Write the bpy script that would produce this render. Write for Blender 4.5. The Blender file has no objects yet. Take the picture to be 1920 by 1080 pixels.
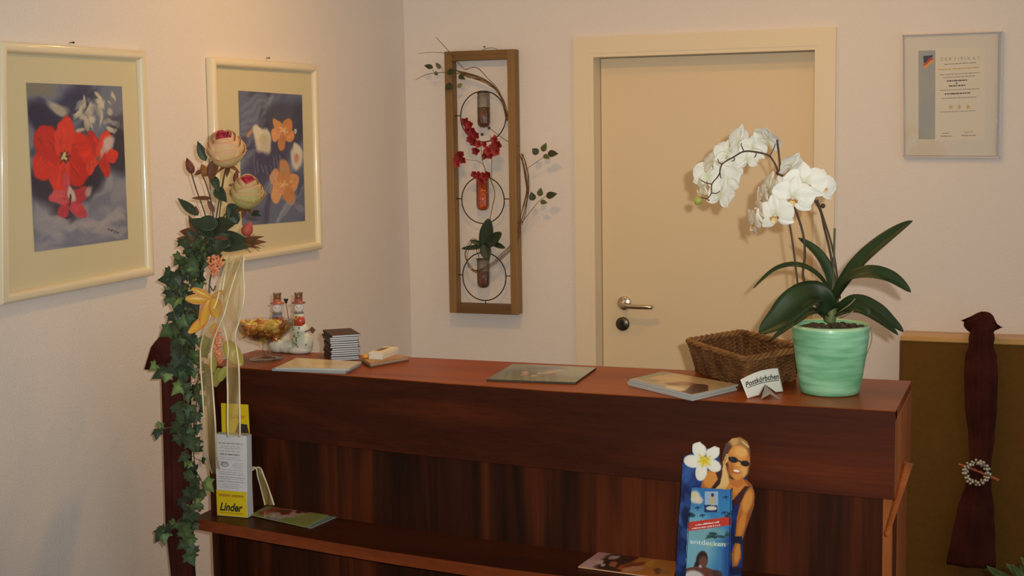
import bpy, bmesh, math, random
import numpy as np
from mathutils import Vector, Matrix, Euler
sc = bpy.context.scene
col = sc.collection
rnd = random.Random(11)

# ------------------------------------------------------------------ camera
F_PX = 2624.7                       # focal length in pixels of the 1920 px wide frame
CAM = np.array([2.3294, -4.9814, 1.718])
YAW, PITCH, ROLL = 0.3645, -0.1135, -0.0158
_cy, _sy, _cp, _sp = math.cos(YAW), math.sin(YAW), math.cos(PITCH), math.sin(PITCH)
FW = np.array([-_sy*_cp, _cy*_cp, _sp]); _r = np.array([_cy, _sy, 0.0]); _u = np.cross(_r, FW)
RT = _r*math.cos(ROLL) + _u*math.sin(ROLL); UP = _u*math.cos(ROLL) - _r*math.sin(ROLL)
cd = bpy.data.cameras.new('camera'); cam = bpy.data.objects.new('camera', cd); col.objects.link(cam)
cd.sensor_width = 36.0; cd.lens = F_PX*36.0/1920.0; cd.clip_start = 0.05
mw = Matrix.Identity(4)
for i in range(3):
    mw[i][0], mw[i][1], mw[i][2], mw[i][3] = RT[i], UP[i], -FW[i], CAM[i]
cam.matrix_world = mw
sc.camera = cam

# ------------------------------------------------------------------ light and exposure
sc.view_settings.view_transform = 'Standard'
sc.view_settings.look = 'None'
sc.view_settings.gamma = 1.0
sc.view_settings.use_curve_mapping = False
sc.view_settings.exposure = 0.0
w = bpy.data.worlds.new('world'); sc.world = w; w.use_nodes = True
w.node_tree.nodes['Background'].inputs[0].default_value = (0.78, 0.905, 1.0, 1)   # daylight of the open side of the room
w.node_tree.nodes['Background'].inputs[1].default_value = 0.58
def lamp(name, kind, loc, power, color, size, target=None, spot=None, blend=1.0):
    d = bpy.data.lights.new(name, kind); d.energy = power; d.color = color
    if kind == 'AREA': d.shape = 'DISK'; d.size = size
    else: d.shadow_soft_size = size
    if spot: d.spot_size = spot; d.spot_blend = blend
    o = bpy.data.objects.new(name, d); col.objects.link(o); o.location = loc
    if target is not None:
        o.rotation_euler = (Vector(target)-Vector(loc)).to_track_quat('-Z', 'Y').to_euler()
    return o
WARM = (1.0, 0.53, 0.11)
lamp('ceiling_lamp_light', 'AREA', (0.80, -1.35, 2.56), 8.8, WARM, 0.16, (0.80, -1.35, 0))
lamp('ceiling_lamp_light', 'AREA', (1.75, -0.85, 2.56), 4.0, WARM, 0.16, (1.75, -0.85, 0))
lamp('ceiling_lamp_light', 'AREA', (3.0, -1.9, 2.56), 4.0, WARM, 0.20, (3.0, -1.9, 0))
_fl = CAM + RT*0.055 + UP*0.045
_ft = CAM + FW*3 + UP*0.50
lamp('camera_flash', 'SPOT', tuple(_fl), 255, (1.0, 0.98, 0.86), 0.012, tuple(_ft), math.radians(74), 1.0)

# ------------------------------------------------------------------ helpers
def at(u, v, **k):
    """point of the place seen at pixel (u, v) on the plane x=, y= or z="""
    r = FW + RT*(u-960)/F_PX - UP*(v-540)/F_PX
    (a, val), = k.items(); i = 'xyz'.index(a)
    return Vector(CAM + r*(val-CAM[i])/r[i])
def ppm(p):                          # pixels per metre at a point
    return F_PX/float((np.array(p)-CAM) @ FW)
def lin(c):
    c = np.asarray(c, float)
    if c.max() > 1.0: c = c/255.0
    return np.where(c <= 0.04045, c/12.92, ((c+0.055)/1.055)**2.4)
def L4(c):
    l = lin(c); return (float(l[0]), float(l[1]), float(l[2]), 1.0)
_mats = {}
def mat(name, c, rough=0.6, spec=0.35, metal=0.0, c2=None, scale=20.0, stretch=(1, 1, 1), bump=0.0, bscale=60.0, sheen=0.0, coat=0.0, detail=4.0, contrast=(0.35, 0.65), sss=0.0):
    if name in _mats: return _mats[name]
    m = bpy.data.materials.new(name); m.use_nodes = True; nt = m.node_tree; b = nt.nodes['Principled BSDF']
    b.inputs['Base Color'].default_value = L4(c); b.inputs['Roughness'].default_value = rough
    b.inputs['Specular IOR Level'].default_value = spec; b.inputs['Metallic'].default_value = metal
    if sheen: b.inputs['Sheen Weight'].default_value = sheen
    if coat: b.inputs['Coat Weight'].default_value = coat; b.inputs['Coat Roughness'].default_value = 0.08
    if sss:
        b.inputs['Subsurface Weight'].default_value = sss; b.inputs['Subsurface Radius'].default_value = (.01, .008, .006)
    tc = nt.nodes.new('ShaderNodeTexCoord'); mp = nt.nodes.new('ShaderNodeMapping'); mp.inputs['Scale'].default_value = stretch
    nt.links.new(tc.outputs['Object'], mp.inputs['Vector'])
    if c2 is not None:
        n = nt.nodes.new('ShaderNodeTexNoise'); n.inputs['Scale'].default_value = scale; n.inputs['Detail'].default_value = detail
        cr = nt.nodes.new('ShaderNodeValToRGB'); cr.color_ramp.elements[0].color = L4(c); cr.color_ramp.elements[1].color = L4(c2)
        cr.color_ramp.elements[0].position, cr.color_ramp.elements[1].position = contrast
        nt.links.new(mp.outputs[0], n.inputs['Vector']); nt.links.new(n.outputs['Fac'], cr.inputs['Fac']); nt.links.new(cr.outputs[0], b.inputs['Base Color'])
    if bump:
        n2 = nt.nodes.new('ShaderNodeTexNoise'); n2.inputs['Scale'].default_value = bscale; n2.inputs['Detail'].default_value = 3
        bp = nt.nodes.new('ShaderNodeBump'); bp.inputs['Strength'].default_value = bump; bp.inputs['Distance'].default_value = 0.003
        nt.links.new(mp.outputs[0], n2.inputs['Vector']); nt.links.new(n2.outputs['Fac'], bp.inputs['Height']); nt.links.new(bp.outputs[0], b.inputs['Normal'])
    _mats[name] = m; return m
def wood(name, cols, axis, rough=0.35, band=9.0, coat=0.15, fine=1.0, spec=0.4):
    """grain runs along axis; cols = dark, mid, light"""
    if name in _mats: return _mats[name]
    m = bpy.data.materials.new(name); m.use_nodes = True; nt = m.node_tree; b = nt.nodes['Principled BSDF']
    b.inputs['Roughness'].default_value = rough; b.inputs['Coat Weight'].default_value = coat; b.inputs['Coat Roughness'].default_value = 0.2
    b.inputs['Specular IOR Level'].default_value = spec
    tc = nt.nodes.new('ShaderNodeTexCoord'); mp = nt.nodes.new('ShaderNodeMapping')
    s = [band, band, band]; s['xyz'.index(axis)] = band*0.06; mp.inputs['Scale'].default_value = s
    n = nt.nodes.new('ShaderNodeTexNoise'); n.inputs['Scale'].default_value = 1.0; n.inputs['Detail'].default_value = 3; n.inputs['Distortion'].default_value = 0.6
    cr = nt.nodes.new('ShaderNodeValToRGB'); e = cr.color_ramp.elements
    e[0].position = 0.36; e[0].color = L4(cols[0]); e[1].position = 0.66; e[1].color = L4(cols[2]); x = e.new(0.5); x.color = L4(cols[1])
    mp2 = nt.nodes.new('ShaderNodeMapping'); s2 = [160*fine]*3; s2['xyz'.index(axis)] = 4*fine; mp2.inputs['Scale'].default_value = s2
    n2 = nt.nodes.new('ShaderNodeTexNoise'); n2.inputs['Scale'].default_value = 1.0; n2.inputs['Detail'].default_value = 2
    mx = nt.nodes.new('ShaderNodeMix'); mx.data_type = 'RGBA'; mx.blend_type = 'MULTIPLY'; mx.inputs['Factor'].default_value = 0.55
    cr2 = nt.nodes.new('ShaderNodeValToRGB'); cr2.color_ramp.elements[0].position = .3; cr2.color_ramp.elements[1].position = .7
    cr2.color_ramp.elements[0].color = (.55, .5, .45, 1); cr2.color_ramp.elements[1].color = (1, 1, 1, 1)
    k = nt.links.new
    k(tc.outputs['Object'], mp.inputs[0]); k(tc.outputs['Object'], mp2.inputs[0]); k(mp.outputs[0], n.inputs['Vector']); k(mp2.outputs[0], n2.inputs['Vector'])
    k(n.outputs['Fac'], cr.inputs['Fac']); k(n2.outputs['Fac'], cr2.inputs['Fac']); k(cr.outputs[0], mx.inputs['A']); k(cr2.outputs[0], mx.inputs['B']); k(mx.outputs['Result'], b.inputs['Base Color'])
    _mats[name] = m; return m
def vcol(name, rough=0.5, spec=0.35, coat=0.0, sheen=0.0, sss=0.0):
    """surface printed or dyed in its own colours, held in the mesh attribute 'col'"""
    if name in _mats: return _mats[name]
    m = bpy.data.materials.new(name); m.use_nodes = True; nt = m.node_tree; b = nt.nodes['Principled BSDF']
    b.inputs['Roughness'].default_value = rough; b.inputs['Specular IOR Level'].default_value = spec
    b.inputs['Coat Weight'].default_value = coat; b.inputs['Coat Roughness'].default_value = 0.06
    if sheen: b.inputs['Sheen Weight'].default_value = sheen
    if sss: b.inputs['Subsurface Weight'].default_value = sss; b.inputs['Subsurface Radius'].default_value = (.01, .008, .006)
    a = nt.nodes.new('ShaderNodeAttribute'); a.attribute_name = 'col'
    nt.links.new(a.outputs['Color'], b.inputs['Base Color']); _mats[name] = m; return m
def glass(name, tint=(1, 1, 1), refl=0.9, ior=1.45, rough=0.02):
    if name in _mats: return _mats[name]
    m = bpy.data.materials.new(name); m.use_nodes = True; nt = m.node_tree; nt.nodes.clear()
    o = nt.nodes.new('ShaderNodeOutputMaterial'); t = nt.nodes.new('ShaderNodeBsdfTransparent'); g = nt.nodes.new('ShaderNodeBsdfGlossy'); f = nt.nodes.new('ShaderNodeLayerWeight'); f.inputs[0].default_value = 0.5; pw = nt.nodes.new('ShaderNodeMath'); pw.operation = 'POWER'; pw.inputs[1].default_value = 3.5; ml = nt.nodes.new('ShaderNodeMath'); ml.operation = 'MULTIPLY_ADD'; ml.inputs[1].default_value = 0.75; ml.inputs[2].default_value = 0.06; tm = nt.nodes.new('ShaderNodeMix'); tm.data_type = 'RGBA'; tm.inputs['A'].default_value = tuple(tint)+(1,); tm.inputs['B'].default_value = tuple(x*.62 for x in tint)+(1,); nt.links.new(f.outputs['Facing'], tm.inputs['Factor']); nt.links.new(tm.outputs['Result'], t.inputs[0])
    t.inputs[0].default_value = tuple(tint)+(1,); g.inputs['Roughness'].default_value = rough; nt.links.new(f.outputs['Facing'], pw.inputs[0]); nt.links.new(pw.outputs[0], ml.inputs[0]); g.inputs[0].default_value = (refl,)*3+(1,)
    x = nt.nodes.new('ShaderNodeMixShader'); nt.links.new(ml.outputs[0], x.inputs[0]); nt.links.new(t.outputs[0], x.inputs[1]); nt.links.new(g.outputs[0], x.inputs[2]); nt.links.new(x.outputs[0], o.inputs[0])
    _mats[name] = m; return m
def sheer(name, c, opacity):
    if name in _mats: return _mats[name]
    m = bpy.data.materials.new(name); m.use_nodes = True; nt = m.node_tree; b = nt.nodes['Principled BSDF']
    b.inputs['Base Color'].default_value = L4(c); b.inputs['Roughness'].default_value = 0.35; b.inputs['Alpha'].default_value = opacity
    _mats[name] = m; return m

class MB:
    """collects shapes into one mesh"""
    def __init__(s): s.v = []; s.f = []; s.mi = []; s.sm = []; s.c = {}
    def add(s, vs, fs, mi=0, smooth=True, colr=None):
        o = len(s.v); s.v += [tuple(map(float, p)) for p in vs]
        for f in fs: s.f.append([i+o for i in f]); s.mi.append(mi); s.sm.append(smooth)
        if colr is not None:
            for i in range(len(vs)): s.c[o+i] = colr if not callable(colr) else colr(i, vs[i])
        return s
    def tube(s, pts, r, n=8, mi=0, closed=False, caps=True, colr=None):
        P = [Vector(p) for p in pts]; N = len(P); R = r if isinstance(r, (list, tuple)) else [r]*N
        vs = []; fs = []; prev = None
        for i, p in enumerate(P):
            a = P[(i-1) % N] if closed or i else P[0]; b = P[(i+1) % N] if closed or i < N-1 else P[-1]
            t = (b-a)
            t = t.normalized() if t.length > 1e-9 else Vector((0, 0, 1))
            if prev is None:
                prev = t.orthogonal().normalized()
            x = prev - t*prev.dot(t)
            x = x.normalized() if x.length > 1e-6 else t.orthogonal().normalized()
            prev = x; y = t.cross(x)
            for k in range(n):
                q = 2*math.pi*k/n; vs.append(p + x*math.cos(q)*R[i] + y*math.sin(q)*R[i])
        M = N if closed else N-1
        for i in range(M):
            for k in range(n):
                a = i*n+k; b = i*n+(k+1) % n; j = ((i+1) % N)*n; fs.append([a, b, j+(k+1) % n, j+k])
        if caps and not closed:
            fs.append(list(range(n))[::-1]); fs.append([(N-1)*n+k for k in range(n)])
        return s.add(vs, fs, mi, True, colr)
    def lathe(s, prof, c=(0, 0, 0), n=48, mi=0, ax=1.0, ay=1.0, colr=None):
        vs = []; fs = []
        for (r, z) in prof:
            for k in range(n):
                q = 2*math.pi*k/n; vs.append((c[0]+r*ax*math.cos(q), c[1]+r*ay*math.sin(q), c[2]+z))
        for i in range(len(prof)-1):
            for k in range(n): fs.append([i*n+k, i*n+(k+1) % n, (i+1)*n+(k+1) % n, (i+1)*n+k])
        return s.add(vs, fs, mi, True, colr)
    def box(s, lo, hi, mi=0):
        (a, b, c), (d, e, f) = lo, hi
        vs = [(a, b, c), (d, b, c), (d, e, c), (a, e, c), (a, b, f), (d, b, f), (d, e, f), (a, e, f)]
        return s.add(vs, [[0, 3, 2, 1], [4, 5, 6, 7], [0, 1, 5, 4], [1, 2, 6, 5], [2, 3, 7, 6], [3, 0, 4, 7]], mi, False)
    def hexa(s, bot, top, mi=0, smooth=False):
        """prism between two loops of the same length"""
        n = len(bot); fs = [list(range(n))[::-1], [n+i for i in range(n)]]
        for i in range(n): j = (i+1) % n; fs.append([i, j, n+j, n+i])
        return s.add(list(bot)+list(top), fs, mi, smooth)
    def ball(s, c, r, mi=0, n=10, sc3=(1, 1, 1), colr=None, rot=None):
        prof = []; vs = []; fs = []; m = max(5, n//2+1)
        for i in range(m+1):
            th = math.pi*i/m
            for k in range(n):
                q = 2*math.pi*k/n; p = Vector((math.sin(th)*math.cos(q)*r*sc3[0], math.sin(th)*math.sin(q)*r*sc3[1], math.cos(th)*r*sc3[2]))
                if rot is not None: p = rot @ p
                vs.append(Vector(c)+p)
        for i in range(m):
            for k in range(n): fs.append([i*n+k, (i+1)*n+k, (i+1)*n+(k+1) % n, i*n+(k+1) % n])
        return s.add(vs, fs, mi, True, colr)
    def grid(s, fn, nu, nv, mi=0, colr=None, smooth=True):
        vs = [fn(i/(nu-1), j/(nv-1)) for j in range(nv) for i in range(nu)]
        fs = [[j*nu+i, j*nu+i+1, (j+1)*nu+i+1, (j+1)*nu+i] for j in range(nv-1) for i in range(nu-1)]
        return s.add(vs, fs, mi, smooth, colr)
    def build(s, name, mats, parent=None, bevel=0.0, bseg=2, solid=0.0, origin=None, weld=False):
        me = bpy.data.meshes.new(name); me.from_pydata(s.v, [], s.f)
        me.polygons.foreach_set('material_index', s.mi); me.polygons.foreach_set('use_smooth', s.sm)
        for m in (mats if isinstance(mats, (list, tuple)) else [mats]): me.materials.append(m)
        if s.c:
            at_ = me.color_attributes.new('col', 'FLOAT_COLOR', 'POINT'); d = np.ones((len(s.v), 4), np.float32)
            for i, c in s.c.items(): d[i, :3] = lin(c)
            at_.data.foreach_set('color', d.ravel())
        bm = bmesh.new(); bm.from_mesh(me)
        if weld: bmesh.ops.remove_doubles(bm, verts=bm.verts, dist=1e-5)
        bmesh.ops.recalc_face_normals(bm, faces=bm.faces) if not s.c else None
        bm.to_mesh(me); bm.free()
        o = bpy.data.objects.new(name, me); col.objects.link(o)
        if origin is not None:
            me.transform(Matrix.Translation(-Vector(origin))); o.location = origin
        if parent is not None:
            o.parent = parent
            if True:
                o.matrix_parent_inverse = Matrix.Translation(-world_loc(parent))
        if bevel:
            md = o.modifiers.new('bevel', 'BEVEL'); md.width = bevel; md.segments = bseg; md.limit_method = 'ANGLE'; md.angle_limit = math.radians(40)
        if solid:
            md = o.modifiers.new('solid', 'SOLIDIFY'); md.thickness = solid; md.offset = 0
        return o
def world_loc(o):
    p = Vector(o.location)
    if o.parent is not None: p = o.matrix_parent_inverse @ p + world_loc(o.parent)
    return p
def thing(name, label, cat, loc, group=None):
    o = bpy.data.objects.new(name, None); col.objects.link(o); o.location = loc; o.empty_display_size = 0.05
    return tag(o, label, cat, group)
def tag(o, label, cat, group=None, kind=None):
    if label: o['label'] = label
    if cat: o['category'] = cat
    if group: o['group'] = group
    if kind: o['kind'] = kind
    return o
def struct(o): o['kind'] = 'structure'; return o
def dup(root, matrix=None, label=None, parent=None, keep=True):
    """copy of a thing with copies of its parts and their sub-parts"""
    r = root.copy(); col.objects.link(r)
    if parent is not None: r.parent = parent
    if matrix is not None: r.matrix_basis = matrix
    if label: r['label'] = label
    for ch in root.children:
        dup(ch, None, None, r)
    return r
def spline(pts, n=8):
    """smooth curve through points"""
    P = [Vector(p) for p in pts]; out = []
    for i in range(len(P)-1):
        p0 = P[max(i-1, 0)]; p1 = P[i]; p2 = P[i+1]; p3 = P[min(i+2, len(P)-1)]
        for k in range(n):
            t = k/n; out.append(0.5*((2*p1)+(p2-p0)*t+(2*p0-5*p1+4*p2-p3)*t*t+(3*p1-p0-3*p2+p3)*t**3))
    out.append(P[-1]); return out
class Quad:
    """flat or nearly flat sheet given by its corners; p(s, t, d) with d out of the sheet towards the viewer"""
    def __init__(s, tl, tr, br, bl):
        s.c = [Vector(x) for x in (tl, tr, br, bl)]
        n = (s.c[1]-s.c[0]).cross(s.c[3]-s.c[0]).normalized()
        if n.dot(Vector(CAM)-s.c[0]) < 0: n = -n
        s.n = n
    def p(s, a, b, d=0.0):
        tl, tr, br, bl = s.c
        return tl*(1-a)*(1-b)+tr*a*(1-b)+br*a*b+bl*(1-a)*b+s.n*d
def text(body, p0, xd, yd, width, name='lettering', m=None, parent=None, height=None, shear=0.0, bold=0.0, spacing=1.0, lift=0.0004, align='L', ext=0.0002):
    cu = bpy.data.curves.new('tmp', 'FONT'); cu.body = body; cu.size = 1.0; cu.shear = shear; cu.offset = bold; cu.space_character = spacing; cu.resolution_u = 3
    ob = bpy.data.objects.new('tmp', cu); col.objects.link(ob); dg = bpy.context.evaluated_depsgraph_get(); dg.update()
    me = bpy.data.meshes.new_from_object(ob.evaluated_get(dg)); bpy.data.objects.remove(ob); bpy.data.curves.remove(cu)
    vs = [v.co.copy() for v in me.vertices]; fs = [list(p.vertices) for p in me.polygons]; bpy.data.meshes.remove(me)
    x0 = min(v.x for v in vs); x1 = max(v.x for v in vs)
    k = width/(x1-x0); ky = (height/0.7) if height else k
    xd = Vector(xd).normalized(); yd = Vector(yd).normalized(); nn = xd.cross(yd).normalized()
    if nn.dot(Vector(CAM)-Vector(p0)) < 0: nn = -nn
    b = MB(); b.add([Vector(p0)+xd*((v.x-x0)*k)+yd*(v.y*ky)+nn*lift for v in vs], fs, 0, False)
    return b.build(name, m, parent) if parent is not None else b

# ------------------------------------------------------------------ printed pictures
class Canvas:
    def __init__(s, W, H, c, x0=0, y0=0, x1=1, y1=1):
        s.W, s.H = W, H; s.a = np.zeros((H, W, 3)); s.a[:] = np.array(c)/255.0
        xs = np.linspace(x0, x1, W); ys = np.linspace(y0, y1, H); s.X, s.Y = np.meshgrid(xs, ys)
        s.ox, s.oy = s.X.copy(), s.Y.copy(); s.px = (x1-x0)/W
    def wobble(s, amp, freq, seed):
        r = np.random.RandomState(seed); s.X = s.ox.copy(); s.Y = s.oy.copy()
        for i in range(4):
            a, b, c, d = r.uniform(-1, 1, 4)*freq*(1+i*.8)
            s.X += amp/(1+i*.6)*np.sin(a*s.ox+b*s.oy+r.uniform(0, 6)); s.Y += amp/(1+i*.6)*np.sin(c*s.ox+d*s.oy+r.uniform(0, 6))
    def _put(s, m, c): s.a += (np.array(c)/255.0-s.a)*m[..., None]
    def ell(s, cx, cy, rx, ry, c, rot=0, al=1.0, soft=0.12):
        q = math.radians(rot); dx = s.X-cx; dy = s.Y-cy
        d = np.sqrt(((dx*math.cos(q)+dy*math.sin(q))/rx)**2+((-dx*math.sin(q)+dy*math.cos(q))/ry)**2)
        s._put(np.clip((1-d)/soft+0.5, 0, 1)*al, c); return s
    def poly_mask(s, pts):
        ins = np.zeros(s.X.shape, bool); n = len(pts)
        for i in range(n):
            (x1, y1), (x2, y2) = pts[i], pts[(i+1) % n]
            if y1 == y2: continue
            cnd = ((y1 > s.Y) != (y2 > s.Y)) & (s.X < (x2-x1)*(s.Y-y1)/(y2-y1)+x1); ins ^= cnd
        return ins
    def poly(s, pts, c, al=1.0): s._put(s.poly_mask(pts)*al, c); return s
    def line(s, p, q, w, c, al=1.0):
        (x1, y1), (x2, y2) = p, q; dx, dy = x2-x1, y2-y1; L = dx*dx+dy*dy+1e-12
        t = np.clip(((s.X-x1)*dx+(s.Y-y1)*dy)/L, 0, 1); d = np.hypot(s.X-x1-t*dx, s.Y-y1-t*dy)
        s._put(np.clip((w-d)/(s.px)+0.5, 0, 1)*al, c); return s
    def flower(s, cx, cy, r, n, c, rot=0, wide=.5, squash=1.0, c2=None):
        for k in range(n):
            q = math.radians(rot+360*k/n)
            s.ell(cx+math.cos(q)*r*.52, cy+math.sin(q)*r*.52*squash, r*.55, r*wide, c if (c2 is None or k % 2) else c2, rot+360*k/n, 1.0, .25)
        return s
    def grain(s, amp, seed=3):
        r = np.random.RandomState(seed); s.a = np.clip(s.a*(1+r.uniform(-amp, amp, s.a.shape[:2])[..., None]), 0, 1); return s
def print_sheet(name, cv, fn, m, parent=None, mask=None, thick=0.0, flip=False):
    """canvas laid on the surface fn(s, t); mask cuts an outline"""
    H, W = cv.H, cv.W
    vs = [fn(i/(W-1), j/(H-1)) for j in range(H) for i in range(W)]
    fs = []
    for j in range(H-1):
        for i in range(W-1):
            if mask is None or (mask[j, i] and mask[j, i+1] and mask[j+1, i] and mask[j+1, i+1]):
                fs.append([j*W+i, (j+1)*W+i, (j+1)*W+i+1, j*W+i+1])
    used = sorted({i for f in fs for i in f}); remap = {o: n for n, o in enumerate(used)}
    me = bpy.data.meshes.new(name); me.from_pydata([tuple(vs[i]) for i in used], [], [[remap[i] for i in f] for f in fs])
    a = me.color_attributes.new('col', 'FLOAT_COLOR', 'POINT'); d = np.ones((len(used), 4), np.float32)
    d[:, :3] = lin(np.clip(cv.a.reshape(-1, 3), 0, 0.9999))[used]; a.data.foreach_set('color', d.ravel())
    me.materials.append(m); o = bpy.data.objects.new(name, me); col.objects.link(o)
    if thick:
        md = o.modifiers.new('solid', 'SOLIDIFY'); md.thickness = thick; md.offset = -1 if not flip else 1
    if parent is not None:
        o.parent = parent; o.matrix_parent_inverse = Matrix.Translation(-world_loc(parent))
    return o

# ================================================================== the setting
M_wall = mat('wall_paint', (224, 213, 206), 0.85, 0.2, bump=0.5, bscale=220)
M_white = mat('white_lacquer', (226, 208, 180), 0.45, 0.35)
M_ceil = mat('ceiling_paint', (235, 228, 215), 0.9, 0.2)
M_floor = wood('floor_boards', ((70, 45, 28), (95, 62, 38), (120, 80, 50)), 'x', 0.5, 6)
IX0, IX1, IZ = 0.753, 1.585, 1.9865            # clear opening of the door casing
b = MB()
for lo, hi in (((-0.12, 0, 0), (IX0, 0.12, 2.6)), ((IX1, 0, 0), (4.6, 0.12, 2.6)), ((IX0, 0, IZ), (IX1, 0.12, 2.6))): b.box(lo, hi)
struct(b.build('wall_back', M_wall))
b = MB(); b.box((-0.12, -6.2, 0), (0, 0, 2.6)); struct(b.build('wall_side', M_wall))
b = MB(); b.box((-0.12, -6.2, -0.1), (4.6, 0.12, 0)); struct(b.build('floor', M_floor))
b = MB(); b.box((-0.12, -6.2, 2.6), (4.6, 0.12, 2.7)); struct(b.build('ceiling', M_ceil))
# door in its deep casing
dr = bpy.data.objects.new('door_1', None); col.objects.link(dr); dr.location = ((IX0+IX1)/2, 0.09, 0); struct(dr)
b = MB()
OX0, OX1, OZ = 0.691, 1.643, 2.047
for lo, hi in (((OX0, -0.016, 0), (IX0, 0.0, IZ)), ((IX1, -0.016, 0), (OX1, 0.0, IZ)), ((OX0, -0.016, IZ), (OX1, 0.0, OZ))): b.box(lo, hi)
b.build('casing', M_white, dr)
b = MB()      # reveal with the rebate the leaf closes against
for lo, hi in (((IX0-.001, -0.014, 0), (IX0+.014, 0.12, IZ)), ((IX1-.014, -0.014, 0), (IX1+.001, 0.12, IZ)), ((IX0+.014, -0.0139, IZ-.014), (IX1-.014, 0.12, IZ+.001))): b.box(lo, hi)
b.build('reveal', M_white, dr)
b = MB(); b.box((IX0+.016, 0.072, 0.005), (IX1-.016, 0.112, IZ-.016)); b.build('door_leaf', mat('door_lacquer', (222, 200, 165), 0.42, 0.35), dr, bevel=0.002)
M_steel = mat('brushed_steel', (205, 195, 178), 0.22, 0.5, 1.0)
h = at(1171, 568, y=0.072)
b = MB()
R90 = Matrix.Rotation(math.pi/2, 3, 'X')
def disc_y(b, c, r, y0, y1, n=32, mi=0):
    pr = [(0, y0), (r, y0), (r*1.0, y0+(y1-y0)*.75), (r*.9, y1), (0, y1)]
    vs = []; fs = []
    for (rr, yy) in pr:
        for k in range(n): q = 2*math.pi*k/n; vs.append((c[0]+rr*math.cos(q), yy, c[2]+rr*math.sin(q)))
    for i in range(len(pr)-1):
        for k in range(n): fs.append([i*n+k, i*n+(k+1) % n, (i+1)*n+(k+1) % n, (i+1)*n+k])
    b.add(vs, fs, mi)
disc_y(b, h, 0.026, 0.072, 0.062); b.build('handle_rose', M_steel, dr)
b = MB(); tip = at(1222, 576, y=0.02)
b.tube(spline([(h[0], 0.063, h[2]+.003), (h[0], 0.03, h[2]+.002), (h[0]+.012, 0.015, h[2]-.002), (h[0]+.05, 0.012, h[2]-.006), (tip[0]-.01, 0.014, tip[2]), (tip[0], 0.022, tip[2])], 6), 0.0085, 14)
b.build('door_handle', M_steel, dr)
k = at(1168, 607, y=0.072); b = MB(); disc_y(b, k, 0.026, 0.072, 0.062)
ko = b.build('lock_rose', mat('dark_steel', (95, 85, 72), 0.35, 0.5, 0.9), dr)
b = MB(); disc_y(b, (k[0], 0, k[2]+.006), 0.0085, 0.0625, 0.0605, 20); b.box((k[0]-.005, 0.0605, k[2]-.016), (k[0]+.005, 0.0623, k[2])); b.build('keyhole', mat('black_hole', (25, 20, 18), 0.6), ko)

# ================================================================== reception counter
W_dark = ((58, 24, 14), (88, 37, 20), (118, 54, 28))
W_front = ((44, 22, 12), (74, 34, 18), (112, 50, 24))
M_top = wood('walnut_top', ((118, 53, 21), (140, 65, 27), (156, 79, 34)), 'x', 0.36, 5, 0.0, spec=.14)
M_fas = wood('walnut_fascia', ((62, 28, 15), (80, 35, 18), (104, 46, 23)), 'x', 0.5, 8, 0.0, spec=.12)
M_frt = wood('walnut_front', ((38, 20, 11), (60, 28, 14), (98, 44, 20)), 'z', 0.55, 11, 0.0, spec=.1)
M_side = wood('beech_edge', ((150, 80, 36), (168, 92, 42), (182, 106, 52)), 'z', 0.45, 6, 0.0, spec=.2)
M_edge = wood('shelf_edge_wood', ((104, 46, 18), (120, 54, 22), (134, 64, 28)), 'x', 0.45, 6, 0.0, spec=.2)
ZT, X0, X1, YB = 1.12, 0.30, 2.05, -1.652
def yt(x): return float(np.interp(x, [.2, .42, .70, 1.0, 1.3, 2.06], [-1.905, -1.924, -1.946, -1.978, -2.000, -2.020]))      # upper front edge
def yb(x): return float(np.interp(x, [.2, .44, .75, 1.18, 1.5, 2.06], [-1.84, -1.872, -1.917, -1.969, -1.998, -2.018]))      # lower edge of the fascia
xs = [X0+(X1-X0)*i/30 for i in range(31)]
ct = thing('reception_counter', 'dark walnut reception counter with curved fascia and a low front shelf', 'counter', (1.15, -1.85, 0))
b = MB(); lo = [(x, yt(x)+.014, ZT-.022) for x in xs]+[(X1, YB, ZT-.022), (X0, YB, ZT-.022)]; hi = [(x, yt(x)+.001, ZT) for x in xs]+[(X1, YB, ZT), (X0, YB, ZT)]
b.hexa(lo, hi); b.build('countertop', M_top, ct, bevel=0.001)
ZF = 0.93
b = MB()
def fas(x, s):     # outer skin of the fascia, s = 0 top, 1 bottom
    return (x, yt(x)*(1-s)+yb(x)*s + .001, (ZT-.0025)*(1-s)+ZF*s)
n = 31; vs = []; 
for s in (0, .25, .5, .75, 1): vs += [fas(x, s) for x in xs]
for s in (1, .75, .5, .25, 0): vs += [(p[0], p[1]+.03, p[2]) for p in [fas(x, s) for x in xs]]
fs = [[j*n+i, j*n+i+1, ((j+1) % 10)*n+i+1, ((j+1) % 10)*n+i] for j in range(10) for i in range(n-1)]
fs += [[j*n for j in range(10)], [j*n+n-1 for j in range(10)][::-1]]
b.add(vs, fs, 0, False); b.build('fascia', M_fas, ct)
def yp(x): return yb(x)+.045                                     # front panel, set back under the fascia
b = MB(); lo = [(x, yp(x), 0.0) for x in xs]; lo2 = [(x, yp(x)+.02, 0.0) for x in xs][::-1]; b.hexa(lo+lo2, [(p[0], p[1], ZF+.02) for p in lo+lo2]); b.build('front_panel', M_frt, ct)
b = MB(); b.box((X1-.022, yt(X1)+.006, ZF+.002), (X1+.0008, YB, ZT-.022)); b.box((X1-.026, yp(X1)-.018, 0), (X1-.006, YB, ZF)); b.build('side_panel', M_side, ct, bevel=0.0015)
b = MB(); b.box((X0, yt(X0)+.004, 0), (X0+.02, YB, ZT-.022)); b.build('side_panel', M_frt, ct, bevel=0.0015)
t1 = at(1705, 876, x=2.066); t2 = at(1665, 1004, x=2.052)
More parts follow.
